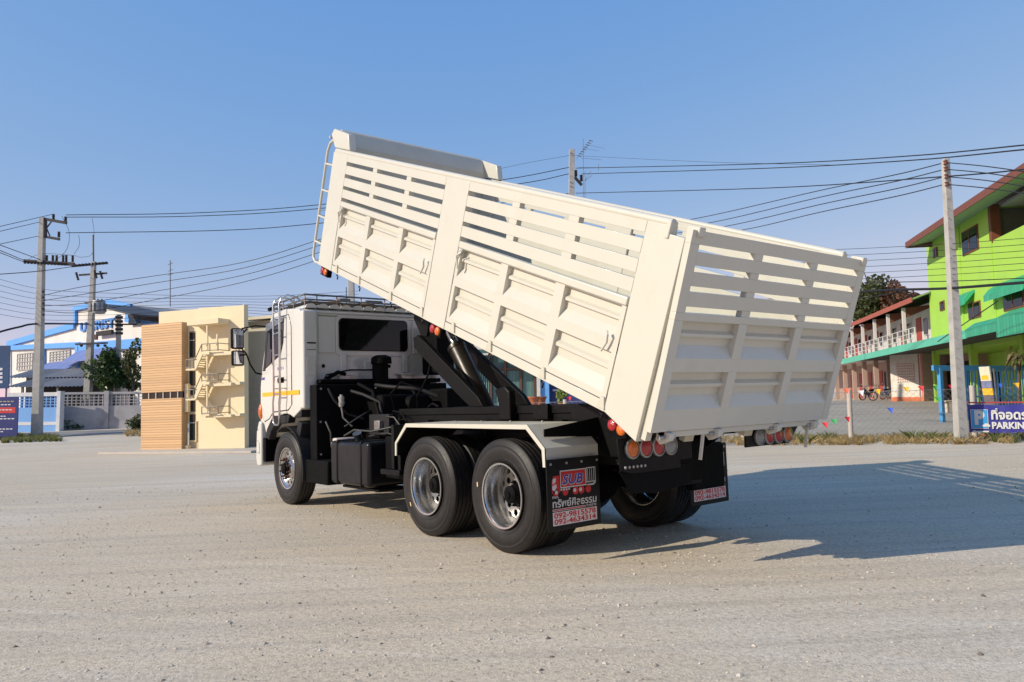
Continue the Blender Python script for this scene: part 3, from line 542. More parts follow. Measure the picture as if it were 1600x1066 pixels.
for pts, r_, m_ in (([(4.28, .95, 1.66), (4.2, .9, 1.5), (4.22, .7, 1.3), (4.1, .5, 1.22)], .02, PLASTIC), ([(4.28, .6, 1.62), (4.0, .55, 1.56), (3.8, .4, 1.45), (3.7, .42, 1.2)], .025, PLASTIC), ([(4.28, .3, 1.55), (4.1, .35, 1.35), (4.0, .62, 1.25), (4.1, .8, 1.12)], .012, DULL), ([(4.0, .85, 1.0), (3.8, .8, 1.08), (3.4, .75, 1.06), (3.0, .62, 1.12)], .014, DULL), ([(3.55, .70, .99), (3.3, .68, 1.03), (3.0, .72, 1.04), (2.78, .70, 1.0)], .010, DULL), ([(4.29, .2, 1.70), (3.9, .2, 1.66), (3.6, -.1, 1.62), (3.4, -.3, 1.5)], .03, PLASTIC), ([(3.35, .55, 1.17), (3.25, .6, 1.25), (3.05, .6, 1.24), (2.95, .56, 1.12)], .012, DULL), ([(4.26, 1.0, 1.2), (4.15, .98, 1.05), (4.2, .95, .92)], .016, DULL)): MB().tube(pts, r_, 8).build('service_pipe', m_, T, smooth=50)
for z_, y_ in ((1.66, 1.05), (1.66, .2), (1.2, 1.06), (.75, 1.06)): MB().lathe([(.018, 4.30), (.014, 4.29), (0, 4.289)], 8, (0, y_, z_), axis='x').build('panel_bolt', GALV, T)
for x_ in (2.6, 1.7, .9, .1): MB().lathe([(.016, .4602), (.012, .470), (0, .471)], 6, (x_, 0, .93)).build('frame_bolt', STEEL, T)
for x_ in (1.45, .95, .45, -.05): MB().lathe([(.012, 1.184), (.010, 1.20), (0, 1.20)], 6, (x_, .72, 0), axis='z').build('fender_bolt', GALV, T)
MB().box(3.2, 3.75, .45, .60, 1.0, 1.28).build('valve_block', PLASTIC, T, .01); MB().box(3.35, 3.5, .60, .66, 1.06, 1.2).build('valve_cover', STEEL, T, .008)
# ---- cab
def arc(cx, cz, r, a0, a1, n): return [(cx+r*math.cos(math.radians(a0+(a1-a0)*i/n)), cz+r*math.sin(math.radians(a0+(a1-a0)*i/n))) for i in range(n+1)]
prof = [(4.64, 1.385), (4.64, 2.74)]+arc(4.74, 2.74, .10, 180, 100, 4)+[(5.2, 2.885), (5.62, 2.872)]+arc(5.64, 2.66, .20, 80, 25, 5)+[(5.95, 2.62), (6.20, 1.96), (6.245, 1.75), (6.255, 1.22), (6.10, 1.17), (5.98, .97), (5.93, .97)]+arc(XF, R, .80, 33, 112, 9)[1:]
# 112 degrees meets the sill
prof = [q for q in prof if q[1] > .9]
cm = MB().prism(prof, 'y', -1.2, 1.2)
CAB = cm.build('cab', CABW, T, .045, segs=4, ang=55)
for sg in (1, -1):
    pil = MB().prism([(4.545, sg*1.198), (4.70, sg*1.203), (4.70, sg*.96), (4.60, sg*.955), (4.552, sg*1.0)], 'z', 1.39, 2.80); pil.build('corner_pillar', CABW, CAB, .03, segs=3)
    dpo = [(6.16, 1.93), (6.20, 1.62), (6.19, 1.36), (6.06, 1.21), (5.86, 1.26), (5.70, 1.36), (5.10, 1.385), (4.98, 1.45), (4.97, 2.60), (5.06, 2.78), (5.60, 2.79), (5.90, 2.70)]
    D_ = MB().prism(dpo, 'y', sg*1.199, sg*1.207).build('door', CABW, CAB, .004)
    MB().prism([(4.955, 1.46), (4.955, 2.60), (5.05, 2.79), (5.61, 2.80), (5.915, 2.71), (6.175, 1.93), (6.21, 1.62), (6.20, 1.35), (6.065, 1.195), (5.85, 1.25), (5.69, 1.345), (5.09, 1.37)], 'y', sg*1.1985, sg*1.2005).build('door_seal', GASKET, CAB)
    win = [(6.06, 2.03), (5.92, 2.685), (5.235, 2.745), (5.27, 2.40), (5.375, 2.235)]
    MB().prism([(6.085, 2.005), (5.94, 2.705), (5.215, 2.768), (5.25, 2.39), (5.36, 2.21)], 'y', sg*1.204, sg*1.2085).build('window_seal', GASKET, CAB)
    MB().prism(win, 'y', sg*1.207, sg*1.2105).build('side_window', GLASSC, CAB)
    MB().prism([(5.945, 2.60), (5.93, 2.72), (5.22, 2.785), (5.225, 2.70)], 'y', sg*1.2105, sg*1.225).build('rain_visor', M('smoked_visor', (.12, .14, .17), .2, 0, 0), CAB, .004)
    MB().prism([(6.10, 2.0), (6.0, 2.0), (5.86, 2.60), (5.90, 2.62)], 'y', sg*1.2106, sg*1.213).build('quarter_bar', GASKET, CAB)
    MB().prism([(5.72, 2.07), (5.66, 2.45), (5.58, 2.52), (5.42, 2.50), (5.40, 2.28)], 'y', sg*1.2108, sg*1.2112).build('seat_seen_through_glass', plain('seat_dark', (.02, .017, .02), .3), CAB)
    MB().box(4.68, 6.14, sg*1.2072, sg*1.2092, 1.598, 1.66).build('side_stripe', YEL, CAB)
    MB().box(5.27, 5.46, sg*1.206, sg*1.232, 1.80, 1.855).build('door_handle', MATTE, CAB, .012)
    MB().box(5.24, 5.49, sg*1.2065, sg*1.2105, 1.785, 1.87).build('handle_recess', PLASTIC, CAB, .006)
    MB().prism([(5.05, 1.30), (5.70, 1.30), (5.95, 1.10), (6.02, .98), (5.88, .93), (5.78, 1.06), (5.6, 1.17), (5.1, 1.19)], 'y', sg*1.10, sg*1.212).build('arch_trim', PLASTIC, CAB, .012)
    MB().box(4.66, 4.95, sg*1.0, sg*1.19, 1.27, 1.382).build('sill_box', PLASTIC, CAB, .01)
    MB().lathe([(.0, .035), (.05, .03), (.085, .012), (.10, -.02)], 18, (6.22, sg*1.205, 1.37)).build('turn_signal', AMB, CAB, smooth=60).data.transform(Matrix.Translation((6.22, sg*1.205, 1.37)) @ Matrix.Diagonal((.75, 1 if sg > 0 else -1, 1.35, 1)) @ Matrix.Translation((-6.22, -sg*1.205, -1.37)))
    # mirrors
    ym = sg*1.52
    arm = MB().tube([(6.0, sg*1.2, 2.70), (6.12, sg*1.32, 2.72), (6.30, sg*1.46, 2.69), (6.36, sg*1.49, 2.60), (6.33, sg*1.49, 2.40), (6.24, sg*1.42, 2.28), (6.20, sg*1.38, 2.12), (6.18, sg*1.30, 1.98), (6.16, sg*1.21, 1.955)], .013, 8); arm.build('mirror_arm', MATTE, CAB, smooth=50)
    MB().tube([(6.33, sg*1.49, 2.56), (6.36, sg*1.40, 2.66), (6.38, sg*1.36, 2.69)], .012, 6).build('mirror_stay', MATTE, CAB, smooth=50)
    MB().tube([(6.24, sg*1.42, 2.27), (6.30, sg*1.54, 2.26)], .014, 6).build('mirror_stay', MATTE, CAB, smooth=50)
    for (zc, hz, hy, xx, yy) in ((2.53, .165, .10, 6.31, 1.525), (2.22, .12, .095, 6.28, 1.53)):
        MB().box(xx-.0, xx+.085, sg*(yy-hy), sg*(yy+hy), zc-hz, zc+hz).build('mirror', MATTE, CAB, .03, segs=3)
        MB().quad(*[(xx-.002, sg*yy+dy*(hy-.022), zc+dz*(hz-.022)) for dy, dz in ((-1, -1), (-1, 1), (1, 1), (1, -1))]).build('mirror_glass', plain('mirror_silver', (.75, .76, .76), .03, 1.), CAB)
# decals on the near door
text('EURO 3', 'door_lettering', F_BLU, CAB, .06, (5.50, 1.2098, 1.985), ((-1, 0, 0), (0, 0, 1)), .24, .001, .2, 0)
text('HINO', 'door_lettering', F_BLU, CAB, .06, (6.16, 1.2098, 1.86), ((-1, 0, 0), (0, 0, 1)), .14, .002, .3, 0)
# rear wall
xw = 4.64
MB().prism([(.66, 2.19), (.66, 2.70), (.60, 2.76), (-.56, 2.76), (-.62, 2.70), (-.62, 2.19), (-.56, 2.15), (.60, 2.15)], 'x', xw-.012, xw+.01).build('window_surround', CABW, CAB, .008)
wr = []
for cy_, cz_, a0 in ((.53, 2.63, 0), (-.47, 2.63, 90), (-.47, 2.31, 180), (.53, 2.31, 270)): wr += [(cy_+.07*math.cos(math.radians(a0+t)), cz_+.07*math.sin(math.radians(a0+t))) for t in (0, 22, 45, 67, 90)]
wo_ = [(y+(.014 if y > .03 else -.014), z+(.014 if z > 2.46 else -.014)) for y, z in wr]
MB().prism(wo_, 'x', xw-.020, xw-.005).build('rear_window_gasket', GASKET, CAB)
MB().prism(wr, 'x', xw-.024, xw-.006).build('rear_window', GLASSB, CAB)
for y in (.80, -.78): MB().box(xw-.018, xw, y-.13, y+.13, 2.19, 2.72).build('pressed_panel', CABW, CAB, .016, segs=3)
MB().box(xw-.02, xw, .94, .965, 1.8, 2.76).build('wall_bead', CABW, CAB, .008)
MB().box(xw-.016, xw, -.95, .95, 2.775, 2.80).build('wall_bead', CABW, CAB, .007)
for y in (.55, -.49):
    MB().box(xw-.045, xw, y-.04, y+.04, 1.90, 2.17).build('wall_bracket', CABW, CAB, .006)
    MB().prism([(y+.10, 1.86), (y-.10, 1.86), (y-.055, 1.75), (y+.055, 1.75)], 'x', xw-.075, xw-.01).build('cab_mount', CABW, CAB, .006)
    MB().box(xw-.09, xw-.0, y-.15, y+.15, 1.862, 1.885).build('mount_flange', CABW, CAB, .004)
MB().box(xw-.02, xw, -.10, .20, 1.95, 2.07).build('wall_plate', CABW, CAB, .006)
for y, z in ((.86, 2.0), (-.22, 2.0)): MB().lathe([(.028, xw-.012), (.02, xw-.016), (0, xw-.014)], 12, (0, y, z), axis='x').build('wall_grommet', MATTE, CAB)
MB().box(xw-.006, xw, -1.0, 1.0, 1.386, 1.80).build('cab_rear_skirt', MATTE, CAB)
for i, (z0, z1) in enumerate(((2.315, 2.335), (2.225, 2.232))): MB().box(4.5425, 4.5445, 1.005, 1.14, z0, z1).build('pillar_slot', MATTE, CAB)
MB().box(4.538, 4.5445, 1.02, 1.15, 1.86, 2.12).build('pillar_vent', GREYP, CAB, .006)
# roof ribs, rack
for i in range(12):
    y = 1.02-i*.186; MB().prism([(y+.085*math.cos(math.radians(aa)), 2.85+.065*math.sin(math.radians(aa))) for aa in range(0, 181, 20)], 'x', 4.655, 5.55).build('roof_rib', CABW, CAB, smooth=40)
rk = MB()
def rail(z, inset=0.): 
    a = [(4.70+inset, 1.10-inset), (4.70+inset, -1.10+inset), (5.95-inset, -1.10+inset), (5.95-inset, 1.10-inset), (4.70+inset, 1.10-inset)]
    rk.tube([(x, y, z) for x, y in a], .014, 8)
rail(3.045); rail(2.975, .01)
for x in (4.72, 5.13, 5.54, 5.93):
    for y in (1.09, -1.09): rk.tube([(x, y, 3.045), (x, y, 2.80)], .011, 6)
for y in (.6, .2, -.2, -.6): rk.tube([(4.70, y, 3.045), (4.70, y, 2.90)], .01, 6)
rk.build('roof_rack', M('rack_steel', (.26, .25, .24), .35, .9, .3, 12), CAB, smooth=50)
RKM = M('rack_board', (.16, .13, .10), .75, 0, .4, 9.)
for i in range(9): MB().box(4.76+i*.13, 4.83+i*.13, -1.05, 1.05, 2.945+.006*(i % 2), 2.962+.006*(i % 2)).build('rack_slat', RKM, CAB)
for y in (.9, .45, 0, -.45, -.9): MB().box(4.74, 5.93, y-.02, y+.02, 2.915, 2.944).build('rack_bearer', RKM, CAB)
MB().tube([(4.74, .55, 3.0), (4.9, .3, 3.03), (5.2, .5, 3.02), (5.3, -.1, 3.03), (4.8, -.2, 3.01), (4.75, .1, 3.0)], .022, 8).build('coiled_rope', M('rope', (.22, .17, .12), .9), CAB, smooth=50)
MB().tube([(5.2, .2, 2.95), (5.2, .2, 3.28)], .006, 5).build('antenna', MATTE, CAB); MB().tube([(5.75, .45, 2.95), (5.75, .45, 3.22)], .008, 5).build('antenna', MATTE, CAB)
MB().tube([(6.05, 1.12, 2.98), (5.95, 1.12, 2.98)], .03, 10).build('rack_lamp', MATTE, CAB)
# side ladder
lad = MB(); yl = 1.305
for x in (5.40, 5.16):
    lad.tube([(x-.16, 1.02, 2.98), (x-.12, 1.10, 3.05), (x-.06, 1.2, 3.08), (x, 1.27, 3.04), (x, yl, 2.95), (x, yl, 1.60), (x+.03, yl, 1.50), (x+.03, yl, 1.26)], .015, 8)
lad.tube([(5.43, yl, 1.27), (5.42, yl, 1.20), (5.36, yl, 1.165), (5.24, yl, 1.165), (5.20, yl, 1.20), (5.19, yl, 1.27)], .015, 8)
lad.build('ladder', CHROME, CAB, smooth=50)
for z in (2.84, 2.52, 2.20, 1.88, 1.62): MB().tube([(5.16, yl, z), (5.40, yl, z)], .011, 8).build('ladder_rung', CHROME, CAB, smooth=50)
for z in (2.75, 1.7):
    for x in (5.16, 5.40): MB().tube([(x, yl, z), (x, 1.2, z)], .009, 6).build('ladder_stay', CHROME, CAB, smooth=50)
# front bumper and windscreen (away from us)
MB().prism([(6.20, .52), (6.20, 1.20), (6.30, 1.225), (6.40, 1.05), (6.44, .62), (6.38, .50)], 'y', -1.215, 1.215).build('front_bumper', CABW, CAB, .03, segs=3)
MB().box(6.10, 6.22, .9, 1.18, .58, .95).build('bumper_stay', MATTE, CAB, .01)
for z in (1.08, .90, .72): MB().lathe([(.012, 1.2155), (.010, 1.218), (0, 1.218)], 8, (6.33, 0, z)).build('bumper_bolt', MATTE, CAB)
MB().box(6.26, 6.275, 1.2152, 1.2165, .70, .88).build('bumper_slot', MATTE, CAB)
MB().add([(5.96, y, 2.60) for y in (-1.08, 1.08)]+[(6.20, y, 1.99) for y in (1.1, -1.1)], [(0, 1, 2, 3)]).build('windscreen', GLASSB, CAB).location = (.006, 0, .002)
# ================================================================== background
def V3(q): return tuple(float(c) for c in q)
def boxf(fr, px0, py0, px1, py1, v0, v1, vref=0.):    # pixel rectangle on the frame's plane v=vref -> box
    (u0, w1), (u1, w0) = fr.uw(px0, py0, vref), fr.uw(px1, py1, vref); return MB().box(u0, u1, v0, v1, w0, w1)
CONC = M('pole_concrete', (.42, .41, .38), .85, 0, .12, 4., bump=.1, bs=30, dirt=(.30, .28, .25), ds=3); INS = M('insulator_brown', (.035, .022, .018), .35); WIREM = plain('cable_black', (.012, .012, .013), .6); STLG = M('line_steel', (.16, .165, .165), .6, .5)
# ---- cream display building with stairs (stands on the lot)
CREAM = M('cream_render', (.75, .64, .42), .75, 0, .05, 1.2, dirt=(.66, .55, .35), ds=1.2, dthr=(.5, .85)); WOODC = lines_mat('timber_cladding', (.68, .43, .22), (.46, .27, .13), 11., 2, .6, (.10, .2), .5, (.4, 1, 14)); CONCL = M('pale_concrete', (.50, .45, .38), .85, 0, .1, 2.)
WBR = M('timber_shaded_side', (.42, .28, .15), .7, 0, .1, 3.)  # timber colour darkened for the box side turned from the sun
f = Frame(G(224, 703.5), G(379.4, 703)); B = f.thing('display_building', 'narrow cream building with timber clad box and white zigzag stairs', 'building')
uL, _ = f.uw(220, 703); uR, wT = f.uw(379.4, 477); uM, wTl = f.uw(242, 487); u1, _ = f.uw(309.5, 600); wB = -.03
MB().prism([(u1, wB), (u1, f.uw(309.5, 481.5)[1]), (uR, wT), (uR, wB)], 'y', .02, .20).build('wall', CREAM, B, .006)
MB().prism([(uM, 1.0), (uM, wTl), (u1-.003, f.uw(309.5, 481.5)[1]), (u1-.003, 1.0)], 'y', .19, .60).build('wall', CREAM, B, .006)
MB().box(uR+.004, uR+.05, .0, .22, wB, f.uw(380, 475.5)[1]).build('corner_fin', CREAM, B, .004)
VB = -.10; ub, wb1 = f.uw(284, 503, VB); _, wsl0 = f.uw(250, 623, VB); _, wsl1 = f.uw(250, 613, VB); ua, _ = f.uw(220.5, 600, VB)
MB().box(ua, ub, VB, .188, wsl1, wb1).build('timber_box', WOODC, B, .006); MB().box(ua, ub, VB, .188, wB, wsl0).build('timber_box', WOODC, B, .006)
MB().box(ub+.001, ub+.012, VB+.01, .18, wsl1+.01, wb1-.01).build('box_shaded_side', WBR, B); MB().box(ub+.001, ub+.012, VB+.01, .18, wB, wsl0-.01).build('box_shaded_side', WBR, B)
DGL = glass('dark_green_glass', (.010, .022, .022), .05); FRM = plain('pale_frame', (.45, .44, .40), .5)
MB().box(ua+.01, ub-.01, VB+.05, .1, wsl0+.002, wsl1-.002).build('ribbon_window', DGL, B)
for k in range(5): uu = ua+(ub-ua)*(k+1)/5.6; MB().box(uu-.02, uu+.02, VB+.02, VB+.049, wsl0+.002, wsl1-.002).build('mullion', FRM, B)
# recessed window bay between box and wall
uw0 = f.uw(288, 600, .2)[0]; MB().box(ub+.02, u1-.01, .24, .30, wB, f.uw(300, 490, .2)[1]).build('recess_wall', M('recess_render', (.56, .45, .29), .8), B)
for y0, y1 in ((520, 558), (579, 602), (607, 617), (626, 643), (648, 688)):
    (a, t), (b_, q) = f.uw(297.3, y0, .2), f.uw(305, y1, .2); MB().box(a-.05, b_+.05, .19, .238, q-.05, t+.05).build('window_frame', CREAM, B, .004); MB().box(a, b_, .17, .189, q, t).build('window_pane', DGL, B)
    if y1-y0 > 30: MB().box(a, b_, .163, .169, t-(t-q)*.32-.012, t-(t-q)*.32+.012).build('window_bar', FRM, B)
MB().box(ub+.02, f.uw(297, 600, .1)[0]-.05, .02, .237, f.uw(290, 644, .1)[1], f.uw(290, 600, .1)[1]).build('infill_panel', CREAM, B); MB().box(ub+.02, f.uw(297, 600, .1)[0]-.05, .02, .237, wB, f.uw(290, 696, .1)[1]).build('infill_panel', CREAM, B)
# stairs: landings, flights, railings
RAILM = plain('stair_railing', (.22, .20, .17), .5)
vs_ = -.55
def land(x0, x1, y, th=4.5, v0=vs_, v1=.02, n_='landing'):
    (a, t), (b_, q) = f.uw(x0, y, vs_), f.uw(x1, y+th, vs_); MB().box(a, b_, v0, v1, q, t).build(n_, CREAM, B, .006)
def railing(x0, x1, y0, y1):
    (a, t), (b_, q) = f.uw(x0, y0, vs_), f.uw(x1, y1, vs_); mb = MB()
    for zz in (t, q+.03): mb.tube([(a, vs_-.01, zz), (b_, vs_-.01, zz)], .018, 6)
    for xx in (a, (a+b_)/2, b_): mb.tube([(xx, vs_-.01, q), (xx, vs_-.01, t)], .018, 6)
    for zz in (t, q+.03): mb.tube([(b_, vs_-.01, zz), (b_, .0, zz)], .016, 6)
    mb.build('railing', RAILM, B, smooth=50)
land(292, 341, 501, 4, vs_, .02, 'canopy')
for y in (548.5, 597, 646.5): land(331.5, 367, y+1, 3, -.30, .02, 'slab_ledge'); land(318, 358, y+2.5, 3, -.45, .02, 'slab_ledge')
for k, (yl, yt) in enumerate(((575.5, 551), (622.5, 598))):
    land(290, 304.5, yl, 3); land(314, 327, yt, 3); railing(291, 303, yl-13, yl); railing(315.5, 341, yt-13, yt-3)
    p0 = np.array([f.uw(304, yl+1, vs_)[0], 0, f.uw(304, yl+1, vs_)[1]]); p1 = np.array([f.uw(315, yt+1, vs_)[0], 0, f.uw(315, yt+1, vs_)[1]])
    for vv in (vs_+.02, -.1): MB().bar((p0[0], vv, p0[2]), (p1[0], vv, p1[2]), .05, .12).build('stair_string', CREAM, B)
    for i in range(7): q = p0+(p1-p0)*(i+.5)/7; MB().box(q[0]-.06, q[0]+.06, vs_+.05, -.13, q[2]-.015, q[2]+.015).build('stair_tread', CREAM, B)
    MB().tube([(p0[0], vs_, p0[2]+.30), (p1[0], vs_, p1[2]+.30)], .018, 6).build('handrail', RAILM, B, smooth=50)
    q0 = f.uw(308, yl+1, vs_); q1 = f.uw(321, yl+17, vs_)
    MB().bar((q0[0], -.12, q0[1]), (q1[0], -.12, q1[1]), .04, .10).build('stair_string', CREAM, B)
railing(315.5, 341, 636, 646.5); land(314, 327, 647, 3)
for x, y0, y1 in ((321.5, 506, 548), (337, 522, 548), (321.5, 555, 597), (321.5, 603, 646)):
    (a, t), (_, q) = f.uw(x, y0, vs_), f.uw(x, y1, vs_); MB().box(a-.025, a+.025, vs_+.05, vs_+.10, q, t).build('stair_post', CREAM, B)
# annex behind with door
ANX = M('annex_render', (.50, .46, .36), .8, 0, .06, 1.5); ux0 = f.uw(384, 600, 1.2)[0]; ux1 = f.uw(470, 600, 1.2)[0]; wt = f.uw(400, 502, 1.2)[1]
MB().box(ux0-.6, ux1, 1.2, 3.5, wB, wt).build('annex_wall', ANX, B, .006)
MB().prism([(.85, wt+.02), (.85, wt+.12), (3.6, wt+.35), (3.6, wt+.25)], 'x', ux0-.1, ux1+.2).build('annex_roof', M('roof_sheet_cream', (.62, .54, .38), .7), B)
(d0, dt), (d1, db) = f.uw(386.5, 587, 1.2), f.uw(411, 696, 1.2); DM = M('door_paint', (.46, .44, .37), .55)
MB().box(d0, d1, 1.16, 1.199, db, dt).build('door', DM, B, .006)
for k in range(2):
    for j in range(3): MB().box(d0+(d1-d0)*(.12+.42*k), d0+(d1-d0)*(.44+.42*k), 1.148, 1.159, db+(dt-db)*(.06+.31*j), db+(dt-db)*(.32+.31*j)).build('door_panel', DM, B, .008)
MB().lathe([(.05, 1.10), (.04, 1.09), (0, 1.09)], 12, (d0+.12, 0, f.uw(387, 640, 1.2)[1])).build('door_knob', GALV, B, smooth=50)
ap = MB().box(uL-.4, ux1, -1.5, 1.3, -.05, .03).build('concrete_apron', CONCL, B, .01)
# ---- utility poles
ARMM = M('pole_arm_steel', (.05, .045, .045), .6, .3)
def pole(name, label, base_px, top_px, D, w0, w1, group=None, base=None):
    p0 = base if base is not None else G(*base_px); D = depth(p0) if D is None else D; p1 = P(top_px[0], top_px[1], D); root = thing(name, label, 'utility pole', p0, group); d = p1-p0
    mb = MB(); vs = []
    for t, w_ in ((-.03, w0), (1, w1)):
        c = d*t; vs += [c+(a*RH+b_*FH)*w_/2 for a, b_ in ((-1, -1), (1, -1), (1, 1), (-1, 1))]
    mb.add(vs, [(3, 2, 1, 0), (4, 5, 6, 7)]+[(i, (i+1) % 4, 4+(i+1) % 4, 4+i) for i in range(4)]); mb.build('pole_shaft', CONC, root, .012)
    return root, p0, D
def rel(root, px, py, D): return P(px, py, D)-np.array(root.location)
def insul(root, px, py, D, h, r=.06, tilt=0.):
    c = rel(root, px, py, D); mb = MB(); n = 5; pts = []; rs = []
    for i in range(n): z = h*i/n; pts += [c+np.array([0, 0, z]), c+np.array([0, 0, z+h/n*.6])]; rs += [r*.6, r]
    for i, q in enumerate(pts): pts[i] = q+RH*tilt*(q[2]-c[2])
    mb.tube(pts, rs, 8).build('insulator', INS, root, smooth=50)
def arm(root, a, b_, D, w_=.10, D2=None): MB().bar(rel(root, *a, D), rel(root, *b_, D2 or D), w_, w_).build('cross_arm', ARMM, root)
p1_, b1, D1 = pole('utility_pole', 'tall concrete utility pole beside blue banner with two rows of insulators', (57.5, 684), (66.5, 340), None, .40, .23)
arm(p1_, (70, 342.5), (104, 348.5), D1, .13); arm(p1_, (70, 370), (93, 374), D1, .12); arm(p1_, (72, 345), (72, 370), D1, .09); arm(p1_, (80, 347), (73, 356), D1, .05); arm(p1_, (73, 357), (78, 369), D1, .05); arm(p1_, (38, 408), (116, 413), D1, .16)
for x, y in ((83.5, 343.5), (102.5, 347.5), (92, 371)): insul(p1_, x, y, D1, .30, .075)
for x in (73, 82.5, 88.5, 98.5, 103.5, 113.5): insul(p1_, x, 409.5, D1, .36, .07)
for i in range(13): c = rel(p1_, 39+i*5.2, 410+i*.25, D1-.12); MB().lathe([(0, -.06), (.075, -.05), (.075, .05), (0, .06)], 8, V3(c)).build('disc_insulator', INS, p1_, smooth=50)
for i in range(5): c = rel(p1_, 67.5, 456+i*9, D1-.2); MB().lathe([(0, -.05), (.07, -.045), (.045, 0), (.07, .045), (0, .05)], 8, V3(c), axis='z').build('spool_insulator', INS, p1_, smooth=50)
b2 = G(136, 668); p2_, b2, D2 = pole('utility_pole', 'weathered pole with grey transformer in front of blue and white warehouse', None, (146.5, 409), None, .42, .22, base=G(135, 671))
MB().tube([rel(p2_, 146, 412, D2), rel(p2_, 145.5, 367, D2)], .05, 6).build('top_spike', STLG, p2_)
arm(p2_, (113, 416), (168, 411), D2, .12); arm(p2_, (124, 430), (167, 427), D2, .10)
for i in range(11): c = rel(p2_, 113+i*5.3, 415.5-i*.45, D2-.1); MB().lathe([(0, -.06), (.085, -.05), (.085, .05), (0, .06)], 8, V3(c)).build('disc_insulator', INS, p2_, smooth=50)
for x, y in ((122.5, 438), (151, 435), (160, 436)): insul(p2_, x, y, D2-.1, .5, .08, -.3)
tc_ = rel(p2_, 154, 490, D2-.35); MB().lathe([(0, 0), (.34, 0), (.36, .05), (.36, .70), (.33, .76), (0, .78)], 14, V3(tc_), axis='z').build('transformer', M('transformer_grey', (.30, .31, .32), .5, .2), p2_, smooth=40)
for a in range(8): aa = a*math.pi/4; q = tc_+np.array([.39*math.cos(aa), .39*math.sin(aa), .35]); MB().box(q[0]-.03, q[0]+.03, q[1]-.03, q[1]+.03, q[2]-.25, q[2]+.25).build('cooling_fin', STLG, p2_)
for x in (148, 153, 159): insul(p2_, x, 474, D2-.35, .28, .05)
arm(p2_, (118, 538), (168, 536), D2-.2, .10); MB().bar(rel(p2_, 147, 527, D2-.3), rel(p2_, 152, 527, D2-.3), .2, .3).build('meter_box', M('meter_box_brown', (.16, .10, .08), .7), p2_)
for x in (127, 153, 164): c = rel(p2_, x, 541, D2-.2); MB().lathe([(0, .12), (.10, .08), (.08, -.02), (0, -.06)], 8, V3(c), axis='z').build('flood_lamp', ARMM, p2_, smooth=50)
p3_, b3, D3 = pole('utility_pole', 'short service pole rising out of the leafy tree by the grey wall', None, (186, 492), None, .28, .2, base=G(182.5, 669))
for i in range(5): c = rel(p3_, 186, 496+i*6.2, D3-.15); MB().lathe([(0, -.22), (.09, -.2), (.09, -.12), (.05, -.1), (.05, .1), (.09, .12), (.09, .2), (0, .22)], 8, V3(c), axis='y').build('spool_insulator', INS, p3_, smooth=50)
pC, bC, DC = pole('utility_pole', 'slim pale concrete pole beside the blue parking banner', (1502.5, 692), (1477, 249), None, .25, .145)
for i, y in enumerate((254, 264, 275.5, 287.5)): c = rel(pC, 1477.3+i*.8, y, DC-.1); MB().lathe([(0, -.05), (.055, -.045), (.03, 0), (.055, .045), (0, .05)], 10, V3(c), axis='z').build('spool_insulator', M('insulator_red', (.18, .06, .04), .4), pC, smooth=50)
for i in range(24):
    y = 310+i*15.6; x = 1481.5+(y-310)*.0565; c = rel(pC, x, y, DC-.142+.0019*(23-i)); MB().lathe([(.012, 0), (0, .004)], 8, V3(c), axis='y').build('bolt_hole', INS, pC)
pB, bB, DB = pole('utility_pole', 'brown concrete pole with two dark insulators rising behind the raised bed', None, (893.5, 234), 38., .34, .27, base=np.array([*P(890, 640, 38.)[:2], .5]))
arm(pB, (898, 277), (909, 289.5), DB-.1, .12); insul(pB, 900, 276, DB-.1, .34, .09); insul(pB, 908.5, 283.5, DB-.1, .34, .09)
for y in (239, 285, 291): c = rel(pB, 892, y, DB-.17); MB().lathe([(.035, 0), (0, .004)], 8, V3(c)).build('bolt_hole', INS, pB)
pD, bD, DD = pole('utility_pole', 'grey concrete pole showing between cab roof and raised bed', None, (548, 385), 37., .32, .26, base=np.array([*P(552, 640, 37.)[:2], .5]))
# ---- cables
ORD = ('topmost', 'second highest', 'third highest', 'fourth highest', 'fifth highest', 'sixth highest', 'lowest'); CNT = {}
def cable(label, pts, r=.016, group=None, sag=0.):
    pts = [P(x, y, D) for x, y, D in pts]
    if len(pts) == 2 and sag:
        a, b_ = pts; pts = [a+(b_-a)*t-np.array([0, 0, 1])*sag*4*t*(1-t) for t in np.linspace(0, 1, 13)]
    elif len(pts) > 2:   # smooth curve through the points
        q = [2*pts[0]-pts[1]]+pts+[2*pts[-1]-pts[-2]]; out = []
        for i in range(1, len(q)-2):
            for t in np.linspace(0, 1, 6, endpoint=False): out.append(.5*((2*q[i])+(-q[i-1]+q[i+1])*t+(2*q[i-1]-5*q[i]+4*q[i+1]-q[i+2])*t*t+(-q[i-1]+3*q[i]-3*q[i+1]+q[i+2])*t**3))
        pts = out+[q[-2]]
    if group: i_ = CNT.get(label, 0); CNT[label] = i_+1; label = ORD[i_]+' '+label
    c = (pts[0]+pts[-1])/2; o = MB().tube([p_-c for p_ in pts], r, 5).build('power_cable', WIREM, smooth=60); tag(o, label, 'cable', group); o.location = V3(c)
Lh = 'thin high voltage cable strung from the insulator pole to the brown pole'
for y0, yy in ((336, ((300, 333, 38), (500, 320, 38), (780, 282, 38), (893, 261, DB))), (339.5, ((300, 338, 38), (500, 326, 38), (800, 289, 38), (893, 271, DB))), (364, ((350, 360, 38), (500, 349, 38), (780, 318, 38), (893, 302, DB)))):
    cable(Lh, [(103, y0, D1)]+list(yy), .02, 'high voltage cables')
cable('fine static wire above the high voltage cables left of the brown pole', [(500, 330, 38), (780, 264, 38), (890, 243, DB)], .008)
Lr = 'high voltage cable running from the brown pole over the green building'
